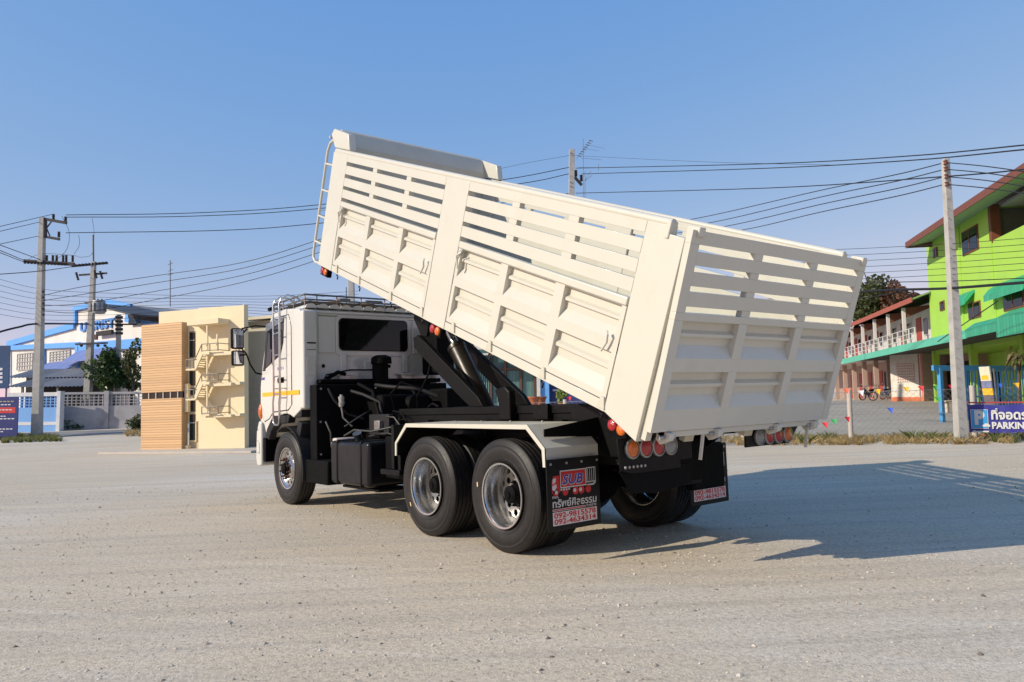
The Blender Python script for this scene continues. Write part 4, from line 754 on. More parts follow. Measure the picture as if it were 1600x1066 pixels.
for pts in (((900, 263, DB), (1200, 256, 28), (1420, 244, 21), (1620, 225, 15)), ((909, 272, DB), (1200, 263, 28), (1420, 251, 21), (1620, 232, 15)), ((900, 302, DB), (1200, 294, 28), (1477, 276, 18.6), (1620, 263, 15))): cable(Lr, pts, .017, 'cables over the green building')
cable('fine wire from the aerial towards the slim pale pole', [(890, 243, DB), (1100, 253, 30), (1300, 258, 24)], .006)
Ls = 'black service cable climbing from behind the bed to the slim pale pole'; Lx = 'black service cable from the slim pale pole over the green roof'; Ll = 'black service cable sagging beside the raised bed above the cab'
for i, (ya, xb, yb, yc, yl) in enumerate(((254, 1085, 342, 268, 374), (264.5, 1110, 348, 280, 383), (276, 1135, 353.5, 291, 394), (288, 1160, 359.5, 302, 405))):
    cable(Ls, [(1477, ya, DC), (1400, ya+19, 20), (1280, ya+44, 24), (xb, yb, 30), (xb-120, yb+16, 33)], .014, 'service cables to the slim pole')
    cable(Lx, [(1477, ya, DC), (1540, ya+6, 16.5), (1620, yc+3, 15)], .012, 'service cables from the slim pole')
    cable(Ll, [(620, yl-44, 34), (500, yl, 35), (380, yl+36, 36), (250, yl+56+2*i, 38), (130, yl+74+3*i, D1), (67, 462+8*i, D1)], .016, 'service cables above the cab')
Lt = 'thin telephone line crossing in front of the blue and white warehouse'
for i in range(7): cable(Lt, [(-20, 431+i*9.5, 36), (66, 452+i*8, D1), (190, 459+i*6.5, 38), (330, 463+i*4, 38), (440, 462+i*5, 38), (560, 455+i*5, 38)], .009, 'telephone lines at the warehouse')
Lp = 'black cable dropping from the left road to the insulator rack'
for y0, x1, y1 in ((383, 63, 406), (391.5, 40, 408), (395, 36, 409)): cable(Lp, [(-20, y0-8, 30), (0, y0, 31), (x1, y1, D1)], .017, 'cables to the insulator rack')
Lu = 'cable rising from the left road to the pole top'
for y0, x1, y1 in ((354, 82, 335), (361.5, 62, 347), (381.5, 60, 369)): cable(Lu, [(-20, y0+5, 30), (0, y0, 31), (x1, y1, D1)], .014, 'cables to the pole top')
cable('thick twisted cable bundle hanging at wall height by the warehouse', [(-20, 526, 34), (0, 518.5, 35), (30, 511, 36), (60, 506, D1), (140, 506.5, D2), (222, 507, D2)], .05)
cable('grey stay cable sloping from transformer pole to the road', [(-20, 430, 34), (60, 424, 36), (112, 417, D2)], .02)
Lj = 'short looping jumper wire between the two pole tops'
for pts in (((97, 338, D1), (108, 363, D1), (105, 388, D1), (92, 403, D1), (83, 409, D1)), ((123, 367, D1), (124, 383, D1), (116, 397, D1)), ((144, 341, D1), (147, 365, D2), (144, 396, D2), (128, 402, D1), (112, 399, D1), (64, 397, D1), (40, 408, D1))): cable(Lj, pts, .01, 'jumper wires at the pole tops')
cable('very thick black cable bundle crossing in front of green wall', [(1180, 470, 27), (1345, 456.5, 22), (1400, 453, 20.5), (1485, 450.5, DC), (1620, 440, 15.5)], .034)
cable('second black cable just under the thick bundle at the motel', [(1180, 482, 27), (1345, 466, 22), (1410, 455.5, 20.5)], .018)
Lg = 'thin parallel line passing in front of the lime green wall'
for i in range(6): cable(Lg, [(1250, 391.5+i*9.6, 24), (1345, 388.5+i*9.5, 22), (1485, 381+i*9.6, DC), (1620, 371+i*9.8, 15.5)], .007, 'thin lines before the green wall')
cable('single line below the thin parallel ones at green wall', [(1250, 445, 24), (1400, 441, 20.5), (1485, 439.5, DC), (1620, 434, 15.5)], .011)
cable('rusty guy wire slanting down the lime green wall', [(1560, 470, 24), (1520, 497, 25), (1465, 534, 26)], .018)
# ---- aerials
def mast(label, px, y0, y1, D, els=(), r=.025):
    p0 = P(px, y1, D); root = thing('aerial', label, 'aerial', p0); MB().tube([(0, 0, 0), V3(P(px, y0, D)-p0)], r, 6).build('mast', STLG, root)
    for (xa, ya, xb, yb, r_) in els: MB().tube([V3(P(xa, ya, D)-p0), V3(P(xb, yb, D)-p0)], r_, 5).build('aerial_element', STLG, root)
mast('thin lattice radio mast far behind the cream display building', 266, 407, 486, 70., [(262.5, 414, 270, 411, .03), (262.5, 430, 270, 428, .03), (263, 424, 270, 421, .03)], .045)
els = [(901, 248, 923, 219, .014)]+[(905+2.6*i-3, 244-3.4*i-.8, 905+2.6*i+3, 244-3.4*i+.8, .02) for i in range(8)]+[(908, 247, 940, 250, .008), (912, 232, 936, 236, .006), (916, 226, 945, 232, .006)]
mast('spiky television aerial on a thin pole beside the brown pole', 911.5, 217, 330, 40., els, .012)
els = [(914, 283, 925, 274, .012), (914, 282, 923, 267, .012), (903, 262, 936, 262, .008), (935, 257, 935, 267, .012)]
mast('low television aerial with short elements beside the brown pole', 914, 268, 330, 39., els, .014)
def leaves(mb, c, rad, n, size, clumps=14, seed=1, droop=0.):
    rg = np.random.default_rng(seed); cs = []
    for _ in range(clumps):
        d = rg.normal(size=3); d /= np.linalg.norm(d); cs.append((np.array(c)+d*np.array(rad)*rg.uniform(.25, .85), rg.uniform(.28, .5)))
    for i in range(n):
        cc, sc_ = cs[i % clumps]; d = rg.normal(size=3); d /= np.linalg.norm(d); p = cc+d*np.array(rad)*sc_*rg.uniform(.5, 1.0)**.6
        a = rg.normal(size=3); a /= np.linalg.norm(a); b = np.cross(a, rg.normal(size=3)); b /= np.linalg.norm(b); a = a-np.array([0, 0, droop]); s_ = size*rg.uniform(.6, 1.3)
        mb.add([p-a*s_*.5, p+b*s_*.28, p+a*s_*.5, p-b*s_*.28], [(0, 1, 2, 3)])
    return mb
BARK = M('bark', (.10, .075, .055), .9, 0, .3, 8., bump=.3, bs=20)
def tree(name, label, base_p, top_c, rad, n, size, m, tr=.15, seed=1, group=None, clumps=16, cat='tree'):
    root = thing(name, label, cat, base_p, group); c = np.array(top_c)-np.array(base_p); mb = MB(); mb.tube([(0, 0, -.2), c*.45, c*.8], [tr, tr*.75, tr*.35], 8)
    rg = np.random.default_rng(seed)
    for _ in range(7): d = rg.normal(size=3)*np.array(rad)*.55; mb.tube([c*rg.uniform(.35, .7), c+d*.4, c+d], [tr*.45, tr*.3, tr*.1], 6)
    mb.build('trunk', BARK, root, smooth=50); leaves(MB(), c, rad, n, size, clumps, seed).build('crown', m, root); return root
LEAF1 = leaf_mat('leaf_green', (.018, .045, .012), (.06, .115, .03)); LEAF2 = leaf_mat('leaf_olive', (.035, .05, .015), (.10, .11, .035)); LEAFR = leaf_mat('leaf_rusty', (.10, .045, .025), (.20, .10, .06)); GRASSD = leaf_mat('dry_grass', (.20, .14, .055), (.42, .31, .14), .3); GRASSG = leaf_mat('green_grass', (.05, .075, .02), (.16, .17, .05), .3)
def grass(name, label, pts, n, h, m, seed=3, wid=.012):   # blades over a strip between two ground lines
    rg = np.random.default_rng(seed); mb = MB(); a, b_, c, d = [np.array(q[:2]) for q in pts]
    tuft = rg.uniform(size=(max(8, n//45), 2))
    for i in range(n):
        s_, t_ = tuft[i % len(tuft)]+rg.normal(size=2)*np.array([.10, .006]); s_ = min(1, max(0, s_)); t_ = min(1, max(0, t_))
        q = (a*(1-t_)+b_*t_)*(1-s_)+(d*(1-t_)+c*t_)*s_; z = terr(*q); hh = h*rg.uniform(.3, 1.2); an = rg.uniform(0, 6.28); l = rg.normal(size=2)*hh*.5; w_ = wid*np.array([math.cos(an), math.sin(an)])
        mb.add([(q[0]-w_[0], q[1]-w_[1], z-.01), (q[0]+w_[0], q[1]+w_[1], z-.01), (q[0]+l[0]*.4+w_[0]*.6, q[1]+l[1]*.4+w_[1]*.6, z+hh*.6), (q[0]+l[0], q[1]+l[1], z+hh)], [(0, 1, 2), (0, 2, 3)])
    tag(mb.build(name, m), label, 'grass', kind='stuff')
# ---- blue and white warehouse
WWHT = M('warehouse_white', (.66, .64, .60), .7, 0, .05, .5, dirt=(.52, .50, .45), ds=.4); WBLU = M('warehouse_blue', (.10, .33, .75), .6, 0, .06, .6); DARK = plain('dark_interior', (.015, .015, .017), .8)  # DARK holds interior shade in its colour, and serves plain dark parts too
BSHT = lines_mat('blue_sheet', (.16, .22, .48), (.08, .11, .26), 3.2, 0, .5, (.1, .3), .5); ZINC = lines_mat('zinc_sheet', (.34, .32, .31), (.16, .15, .15), 4., 0, .5, (.1, .4), .7)
f = Frame(P(15, 664, 68), P(222, 656.8, 54), UPT); B = f.thing('warehouse', 'white warehouse with bright blue trim and stepped gable', 'warehouse'); q = lambda x, y, v=0.: f.uw(x, y, v)
MB().prism([q(16, 690), q(16, 536), q(118, 507), q(118, 482), q(171, 470), q(205, 477), q(205, 500), q(250, 506), q(250, 690)], 'y', 0, 12).build('wall', WWHT, B)
def strip(pts, th, n_='blue_trim', m=WBLU, v0=-.12): 
    for (xa, ya), (xb, yb) in zip(pts[:-1], pts[1:]):
        a, b_ = q(xa, ya), q(xb, yb); MB().bar((a[0], v0, a[1]), (b_[0], v0, b_[1]), .2, th).build(n_, m, B)
strip([(14, 538), (119, 509)], .5); strip([(120, 508), (120, 483)], .34); strip([(118, 483), (171, 471.5)], .36, v0=-.13); strip([(170, 471.5), (208, 479)], .36, v0=-.14); strip([(203, 478), (203, 503)], .4, v0=-.15); strip([(200, 500), (251, 508)], .35, v0=-.16)
strip([(16, 544), (128, 539)], .42, v0=-.17); strip([(128, 543), (250, 535)], .7, v0=-.18); strip([(17, 546), (17, 600)], .22, v0=-.19); strip([(71, 543), (71, 585)], .3, v0=-.19); strip([(125, 540), (125, 575)], .5, v0=-.2)
a, b_ = q(207, 479), q(262, 503); MB().prism([(a[0], a[1]), (b_[0]+1.6, b_[1]+.15), (b_[0]+1.6, b_[1]+.05), (a[0], a[1]-.12)], 'y', -3.4, .5).build('side_roof', M('roof_sheet_dark', (.06, .06, .065), .6), B); MB().prism([(a[0], a[1]-.13), (b_[0]+1.5, b_[1]+.03), (b_[0]+1.5, b_[1]-.1), (a[0], b_[1]+.1)], 'y', -.26, -.21).build('bay_shade_sheet', DARK, B)  # near-black sheet stands for the shade under the roof; overhang shaped to deepen it
for (x0, y0, x1, y1) in ((29, 554, 52, 577), (80, 550.5, 110.5, 563.5)):
    (a, t), (b_, w0) = q(x0, y0), q(x1, y1); MB().box(a, b_, -.06, -.01, w0, t).build('window', M('window_pale', (.52, .51, .48), .5), B)
    for k in range(7): u_ = a+(b_-a)*k/6; MB().box(u_-.03, u_+.03, -.12, -.061, w0, t).build('window_bar', M('window_bar', (.36, .35, .33), .6) if k == 0 and x0 == 29 else bpy.data.materials['window_bar'], B)
    for k in range(5): z_ = w0+(t-w0)*k/4; MB().box(a, b_, -.125, -.121, z_-.03, z_+.03).build('window_bar', bpy.data.materials['window_bar'], B)
for (x0, y0, x1, y1) in ((79, 566, 136, 579), (128, 545, 186, 563)):
    (a, t), (b_, w0) = q(x0, y0), q(x1, y1); MB().prism([(-.05, t), (-1.5, w0+.1), (-1.5, w0), (-.05, t-.1)], 'x', a, b_).build('awning', BSHT, B)
text('U.CRIST', 'wall_lettering', M('letter_blue', (.08, .25, .60), .5), B, 1.0, (q(127, 519)[0], -.08, q(127, 518.5)[1]), ((1, 0, 0), (0, 0, 1)), q(180, 519)[0]-q(127, 519)[0], .03, 0, .05)
a, b_ = q(158, 520), q(182, 521.5); MB().box(a[0], b_[0], -.4, -.2, b_[1]-.05, a[1]+.05).build('sign_lamp_bar', DARK, B)
# ---- open sheds in front of it
def shed(label, x0, x1, yt, yb, D, ybase, posts):
    f = Frame(P(x0, ybase, D), P(x1, ybase-.034*(x1-x0), D), UPT); B = f.thing('open_shed', label, 'shed', 'open sheds'); (a, t), (b_, w0) = f.uw(x0, yt), f.uw(x1, yb)
    n = int((b_-a)/.13); vs = []; t3 = f.uw((x0+x1)/2, yt, 3.2)[1]
    for i in range(n+1):
        u_ = a+(b_-a)*i/n; dz = .035*math.cos(i*math.pi); vs += [(u_, 0, w0+dz), (u_, 3.2, t3+dz)]
    MB().add(vs, [(2*i, 2*i+2, 2*i+3, 2*i+1) for i in range(n)]).build('roof', ZINC, B)
    MB().box(a, b_, 2.2, 2.4, -1.5, w0+(t3-w0)*.6).build('back_wall', DARK, B)  # near-black wall stands in for the shade under the shed roof
    for x in posts: u_ = f.uw(x, yb)[0]; MB().box(u_-.06, u_+.06, .1, .22, -1.2, w0).build('post', STLG, B)
shed('long rusty zinc roofed shed under the warehouse windows', 10, 136, 577, 589, 53., 626, (60, 120)); shed('lower zinc roofed shed just behind the blue perimeter wall', 10, 128, 591.5, 603.5, 49., 628, (33, 88))
# ---- perimeter walls
PBLU = M('wall_light_blue', (.20, .42, .78), .7, 0, .06, 1.); PGRY = M('wall_grey_tree_shade', (.40, .39, .395), .8, 0, .1, .8, dirt=(.24, .23, .225), ds=.7, dthr=(.45, .75)); PWHT = M('wall_white', (.68, .68, .68), .7)  # the grey also carries the tree's shade in its colour
def pwall(label, x0, y0, x1, y1, m, yt, yl0, yl1, caps, posts, band=None, lat=None):
    f = Frame(G(x0, y0), G(x1, y1), UPT); B = f.thing('perimeter_wall', label, 'wall'); u1 = f.uw(x1, y1)[0]; xm = (x0+x1)/2; W_ = lambda y: f.uw(xm, y)[1]
    MB().box(0, u1, 0, .18, -.6, W_(yl1)).build('wall_panel', m, B); MB().box(0, u1, -.03, .21, W_(yl0), W_(yt)).build('coping', caps, B)
    lt = MB(); h0, h1 = W_(yl1)+.001, W_(yl0)-.001; n = max(2, int(u1/.24)); 
    for i in range(n+1): u_ = u1*i/n; lt.box(u_-.025, u_+.025, .02, .16, h0, h1)
    for j in range(5): z_ = h0+(h1-h0)*j/4; lt.box(0, u1, .025, .155, z_-.022, z_+.022)
    lt.build('breeze_blocks', lat or m, B)['kind'] = 'stuff'
    for xa, xb in posts: MB().box(f.uw(xa, 650)[0], f.uw(xb, 650)[0], -.1, .28, -.6, W_(yt)+.06).build('wall_post', PWHT if m is PBLU else PGRY, B)
    if band: MB().box(0, u1, -.012, -.001, W_(band[1]), W_(band[0])).build('painted_band', PWHT, B)
pwall('light blue perimeter wall with white band and breeze block top', 10, 676.5, 90, 674, PBLU, 613.5, 619.5, 637.5, PWHT, [(89.5, 95)], (659.5, 664.5))
pwall('grimy shade darkened grey perimeter wall with breeze blocks behind the bushes', 96, 673, 221, 668.5, PGRY, 612.5, 616, 634.5, PGRY, [(163, 170)])
# ---- leaning oval sign, banners
SIGNB = M('sign_navy', (.012, .025, .11), .4); p0 = G(133, 668); Ds = depth(p0); R_ = thing('road_sign', 'oval dark blue sign on a leaning white post', 'sign', p0)
MB().tube([(0, 0, -.1), V3(P(143, 627, Ds)-p0)], .09, 8).build('post', PWHT, R_, smooth=50)
c = P(148, 617, Ds)-p0; ov = MB(); k = 20; vs = []
for t_ in (-.03, .03): vs += [c+RH*.55*math.cos(6.2832*i/k)-np.array([0, 0, 1])*(.30*math.sin(6.2832*i/k)+.08*math.cos(6.2832*i/k))+FH*t_ for i in range(k)]
ov.add(vs, [tuple(range(k)), tuple(range(2*k-1, k-1, -1))]+[(i, (i+1) % k, k+(i+1) % k, k+i) for i in range(k)]).build('sign_plate', SIGNB, R_)
def board(name, label, x0, y0, x1, y1, D, m, legs=True, extra=None):
    f = Frame(P(x0, y1, D), P(x1, y1-.034*(x1-x0), D), UPT); B = f.thing(name, label, 'sign'); (a, t), (b_, w0) = f.uw(x0, y0), f.uw(x1, y1); MB().box(a, b_, 0, .05, w0, t).build('sign_panel', m, B, .004)
    if legs:
        for u_ in (a+.15, b_-.15): MB().box(u_-.03, u_+.03, .051, .11, w0-1.2, t).build('sign_leg', STLG, B)
    if extra: extra(f, B)
    return f, B
NAVY = M('banner_navy', (.022, .032, .16), .5, 0, .1, 2.); SRED = flat('banner_red', (.62, .04, .03)); SWHT = flat('banner_white', (.7, .7, .72))
def ex(f, B):
    (a, t), (b_, w0) = f.uw(-30, 637), f.uw(24, 645.5); MB().box(a, b_, -.006, -.001, w0, t).build('red_panel', SRED, B)
    for y, x0, x1, m_ in ((628, -30, 23, flat('banner_gold', (.45, .40, .22))), (633, -30, 18, SWHT), (641, -30, 20, SWHT), (651, -30, 10, SWHT), (655, -30, 24, SWHT), (671, -30, 21, SWHT), (675, -30, 6, SWHT)):
        (a, t) = f.uw(x0, y); b_ = f.uw(x1, y)[0]; n = 9
        for k in range(n): MB().box(a+(b_-a)*k/n, a+(b_-a)*(k+.75)/n, -.012, -.007, t-.025, t+.025).build('printed_word', m_, B)
board('banner', 'navy blue banner with red strip standing at the road edge', -40, 621, 26.5, 683, depth(G(26, 687)), NAVY, True, ex)
def ex2(f, B):
    for k, y in enumerate((577, 584, 590, 597)): a, t = f.uw(-6, y); b_ = f.uw(4, y)[0]; MB().box(a, b_, -.012, -.001, t-.06, t+.06).build('printed_word', SWHT, B)
board('signboard', 'dark teal signboard raised above the navy banner', -60, 541, 13, 607, 37., M('signboard_teal', (.02, .07, .16), .4, 0, .3, .4), True, ex2)
# ---- plants on the left
tree('leafy_tree', 'round dark green tree overhanging the grey perimeter wall', G(183, 669), P(168, 582, D3-.6), (1.15, 1.15, 1.35), 2600, .26, LEAF1, .16, 4, clumps=22)
tree('leafy_tree', 'thin light branched tree beside the cream building', G(205, 669), P(209, 560, D3-.4), (.75, .75, 1.3), 700, .22, LEAF2, .10, 9, clumps=12)
tree('leafy_tree', 'low spreading foliage hanging behind the grey wall', G(203, 668), P(205, 597, D3+.4), (1.0, .8, .55), 1100, .22, LEAF1, .10, 12, clumps=12)
for i, (x, y, r_, hh, lab) in enumerate(((100, 671, .75, .45, 'straggling dark bush against the corner of the blue wall'), (118, 672, .8, .38, 'wide low bush in front of the grey wall'), (128, 671, .45, .32, 'small bush at the foot of the leaning sign post'), (212, 676, .55, .5, 'pale green bush at the corner of the timber box'))):
    p0 = G(x, y); root = thing('bush', lab, 'bush', p0); leaves(MB(), (0, 0, hh), (r_, r_, hh), 800, .13, 14, 20+i).build('foliage', LEAF1 if i < 3 else LEAF2, root); MB().tube([(0, 0, -.05), (0, 0, hh)], .03, 6).build('stem', BARK, root)
p0 = G(101, 670); root = thing('bush', 'upright rusty red shrub at the white wall post', 'bush', p0); leaves(MB(), (0, 0, .9), (.3, .3, .7), 420, .14, 9, 31).build('foliage', LEAFR, root); MB().tube([(0, 0, -.05), (0, 0, .9)], .03, 6).build('stem', BARK, root)
grass('green_grass', 'green and yellow grass mound round the tall pole', [G(-10, 693), G(95, 690), G(80, 683), G(-10, 681)], 3800, .22, GRASSG, 5, .02)
grass('green_grass', 'dry yellow grass patch beside the timber box', [G(193, 682), G(222, 682), G(222, 676), G(200, 676)], 700, .22, GRASSD, 6, .02)
# ---- shop behind the truck
f = Frame(P(600, 652, 30.), P(930, 640.8, 29.), UPT); B = f.thing('shop_building', 'pale blue shop with brown framed folding shutters behind the truck', 'building'); q = lambda x, y, v=0.: f.uw(x, y, v)
SHOPB = M('shop_pale_blue', (.42, .58, .66), .7); TEAL = M('shutter_teal', (.05, .13, .13), .45, 0, .15, 4.); BRN = M('shutter_frame_brown', (.10, .055, .035), .5); SHW = M('shop_white', (.62, .60, .55), .7); SKB = M('shop_sky_blue', (.14, .40, .80), .6); NVW = M('shop_navy', (.03, .045, .16), .6)
wtop = q(700, 512)[1]; wbt = -.5
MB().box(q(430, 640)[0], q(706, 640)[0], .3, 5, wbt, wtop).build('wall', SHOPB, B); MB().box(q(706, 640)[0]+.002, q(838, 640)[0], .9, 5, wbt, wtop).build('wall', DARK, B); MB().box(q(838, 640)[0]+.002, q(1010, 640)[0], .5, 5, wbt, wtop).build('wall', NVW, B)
MB().box(q(430, 640)[0], q(860, 640)[0], -.3, .29, q(700, 548)[1], q(700, 541)[1]).build('canopy_beam', SHW, B)
(a, t), (b_, w0) = q(838, 570), q(845, 660); MB().box(a, b_, .0, .49, wbt, wtop-.1).build('pilaster', SHW, B); MB().box(b_+.002, q(858, 640)[0], .1, .49, wbt, wtop-.1).build('blue_panel', SKB, B)
for x in (706, 734, 767, 790, 814, 836): u_ = q(x, 600, .8)[0]; MB().box(u_-.05, u_+.05, .72, .85, wbt, q(x, 545, .8)[1]).build('frame_post', BRN, B)
for y in (553.5, 577): MB().box(q(706, y, .8)[0], q(838, y, .8)[0], .74, .84, q(770, y, .8)[1]-.04, q(770, y, .8)[1]+.04).build('frame_rail', BRN if y > 560 else SHW, B)
for xa, xb in ((706, 734), (734, 767), (767, 790), (790, 814), (814, 836)):
    a, b_ = q(xa, 600, .8)[0]+.06, q(xb, 600, .8)[0]-.06; n = 9
    MB().box(a, b_, .86, .88, wbt, q(770, 545, .8)[1]).build('shutter', TEAL, B)
    for k in range(n): u_ = a+(b_-a)*(k+.5)/n; MB().box(u_-.012, u_+.012, .82, .855, wbt, q(770, 580, .8)[1]).build('shutter_bar', M('shutter_bar', (.20, .36, .34), .5) if 'shutter_bar' not in bpy.data.materials else bpy.data.materials['shutter_bar'], B)
(a, t), (b_, w0) = q(862.5, 608), q(873, 611); MB().box(a, b_, .44, .49, w0, t).build('name_plate', SHW, B)
TERR = M('terracotta', (.42, .13, .06), .8, 0, .12, 8.)
def pot(label, x, yt, D, r, h, plant=0):
    c = P(x, yt, D); z = c[2]-h; root = thing('plant_pot', label, 'plant pot', (c[0], c[1], z)); MB().lathe([(0, 0), (r*.62, 0), (r*.95, h*.82), (r*1.06, h*.84), (r*1.06, h), (r*.9, h), (r*.85, h*.8), (0, h*.8)], 18, axis='z').build('pot', TERR, root, smooth=35)
    if plant: leaves(MB(), (0, 0, h+plant*.5), (.22, .22, plant*.6), 240, .14, 7, 41).build('foliage', leaf_mat('potted_leaf', (.10, .16, .03), (.30, .36, .10)), root)
    MB().box(-r*1.2, r*1.2, -r*1.2, r*1.2, -(z-terr(c[0], c[1])), -.001).build('plinth', CONCL, root)
pot('orange terracotta pot on a plinth before the shutters', 832.5, 620, 26., .24, .34); pot('dark terracotta pot beside the sky blue panel', 843.5, 620, 27., .24, .34); pot('pot with yellow green climbing plant by navy wall', 879, 630, 26., .16, .30, .75)
# ---- green building and motel on the right
K = G(1461, 628.5); hd = ray(1050, 612).copy(); hd[2] = 0; hd /= np.linalg.norm(hd); f = Frame(K, K-hd, UPT); q = lambda x, y, v=0.: f.uw(x, y, v)
LIME = M('lime_green_wall', (.36, .60, .075), .7, 0, .08, .5, dirt=(.27, .46, .07), ds=.5, dthr=(.45, .8)); BRD = M('brown_fascia', (.17, .055, .03), .6); GRNS = lines_mat('green_roof_sheet', (.03, .36, .19), (.015, .20, .10), 4., 0, .45, (.06, .16), .6); GRNP = M('green_canopy', (.10, .48, .32), .5, 0, .08, 1.)
B = f.thing('green_building', 'three storey lime green building with brown eaves and green awnings', 'building'); uE = q(1549, 400)[0]; uN = 26.; wE = 8.95; wS = 7.3; wC = 2.95
MB().box(0, uE, 0, 8, wC-.3, wE).build('wall', LIME, B); MB().box(uE+.001, uN, 0, 8, wC-.3, wS).build('wall', LIME, B); MB().box(uE+.15, uN, 2.6, 8, wS+.001, wE).build('recess_wall', M('recess_shade_grey', (.10, .11, .10), .8), B); MB().box(uE+.001, uE+.05, .36, 2.59, wS+.001, wE-.16).build('recess_wall', bpy.data.materials['recess_shade_grey'], B)  # recess walls coloured dark grey to stand for the shade inside
MB().box(uE, uE+.28, -.04, .35, wS-.1, wE).build('corner_post', BRD, B); MB().box(uE+.29, uN, .4, 2.55, wE-.15, wE-.02).build('ceiling', M('ceiling_pale', (.45, .46, .42), .8), B); MB().box(uN-.3, uN, .02, 2.6, wS, wE-.2).build('corner_post', BRD, B)
eu = 1.6-.6; wF = q(1500, 322, -1.3)[1]
MB().prism([(-1.3, wE-.06), (4, wE+2.0), (9.3, wE+.12), (9.3, wE+.02), (4, wE+1.85), (-1.3, wE-.16)], 'x', eu, uN+1).build('roof', M('roof_brown', (.10, .06, .05), .7), B); MB().box(eu-.02, uN+1, -1.36, -1.301, wE-.36, wE-.04).build('fascia', BRD, B); MB().box(eu-.06, eu-.02, -1.36, 9.3, wE-.36, wE-.04).build('fascia', BRD, B)
MB().prism([(-1.29, wE-.26), (-.01, wE-.02), (-.01, wE-.06), (-1.29, wE-.30)], 'x', eu, uN+1).build('soffit', M('soffit_grey', (.33, .34, .26), .8), B)
for x in (1500.5, 1551): u_ = q(x, 400)[0]; MB().box(u_-.09, u_+.09, -.06, -.001, wC, wE-.12 if x < 1540 else wS).build('pilaster', LIME, B)
def win(x0, x1, y0, y1, m=None):
    u0_, u1_ = q(x0, 500)[0], q(x1, 500)[0]; xm = (x0+x1)/2; t, w0 = q(xm, y0)[1], q(xm, y1)[1]; MB().box(u0_-.07, u1_+.07, -.05, -.002, w0-.07, t+.07).build('window_frame', BRD, B); MB().box(u0_, u1_, -.07, -.051, w0, t).build('window_pane', GLASSB, B); MB().box((u0_+u1_)/2-.03, (u0_+u1_)/2+.03, -.085, -.071, w0, t).build('window_bar', BRD, B)
win(1512.5, 1536.5, 354, 389); win(1465.5, 1471, 386, 397); win(1471.5, 1477, 472, 483); win(1516, 1533, 474, 495); win(1572, 1602, 452, 480)
def awn(x0, x1, yt, yb, out=1.0, m=None):
    u0_, u1_ = q(x0, 500)[0], q(x1, 500)[0]; xm = (x0+x1)/2; t = q(xm, yt)[1]; w0 = q(xm, yb, -out)[1]; MB().prism([(-.002, t), (-out*.6, t-(t-w0)*.3), (-out, w0+(t-w0)*.35), (-out, w0), (-.002, t-.12)], 'x', u0_, u1_).build('awning', m or GRNS, B)
awn(1499, 1526, 456, 474, .5); awn(1560, 1625, 432, 455, .55)
# ground floor under the long canopy
MB().box(-.5, uN, 2.8, 8, -.6, wC-.31).build('back_wall', LIME, B); MB().box(q(1545, 600, 2.7)[0], q(1560, 600, 2.7)[0], 2.72, 2.79, 0, 1.6).build('doorway', DARK, B)
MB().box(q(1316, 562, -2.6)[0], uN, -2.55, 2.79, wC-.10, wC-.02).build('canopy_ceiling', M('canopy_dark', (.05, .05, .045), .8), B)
for u_ in (.2, 5.5, 11, 16.5): MB().box(u_, u_+.3, -.1, .2, -.6, wC-.11).build('column', LIME, B)
u5 = q(1511, 530, -2.6)[0]; MB().prism([(-.01, wC+.35), (-2.62, wC+.05), (-2.62, wC-.30), (-2.56, wC-.30), (-2.56, wC), (-.01, wC+.30)], 'x', q(1316, 562, -2.6)[0], u5).build('canopy', GRNP, B)
MB().prism([(-.01, wC+.45), (-2.3, wC+.30), (-2.66, wC+.05), (-2.66, wC-.28), (-2.6, wC-.28), (-2.6, wC), (-.01, wC+.36)], 'x', u5+.003, q(1572, 530, -2.6)[0]).build('canopy', GRNS, B)
MB().prism([(-.01, wC+.55), (-2.4, wC+.40), (-2.9, wC+.15), (-2.9, wC-.55), (-2.84, wC-.55), (-2.84, wC), (-.01, wC+.46)], 'x', q(1572, 530, -2.6)[0]+.003, uN).build('canopy', GRNS, B)
# motel wing
B2 = f.thing('motel_wing', 'long two storey motel wing with red doors and green roof', 'building'); vM = .9; uF = -34.; wR = q(1400, 482, -.6)[1]; wFl = q(1400, 547, -.4)[1]
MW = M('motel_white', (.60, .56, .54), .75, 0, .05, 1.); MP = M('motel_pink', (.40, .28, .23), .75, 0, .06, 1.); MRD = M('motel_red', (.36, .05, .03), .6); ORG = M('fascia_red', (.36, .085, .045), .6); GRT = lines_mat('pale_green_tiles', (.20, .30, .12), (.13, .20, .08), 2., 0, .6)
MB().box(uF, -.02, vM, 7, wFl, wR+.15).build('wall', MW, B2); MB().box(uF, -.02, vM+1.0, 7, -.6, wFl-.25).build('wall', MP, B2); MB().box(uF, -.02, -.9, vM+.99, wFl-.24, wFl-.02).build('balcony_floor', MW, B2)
MB().prism([(-1.0, wR+.05), (4.0, wR+1.9), (9, wR+.05), (9, wR-.05), (4, wR+1.8), (-1.0, wR-.04)], 'x', uF, .4).build('roof', GRT, B2); MB().box(uF, .42, -1.06, -1.0, wR-.18, wR+.10).build('fascia', ORG, B2)
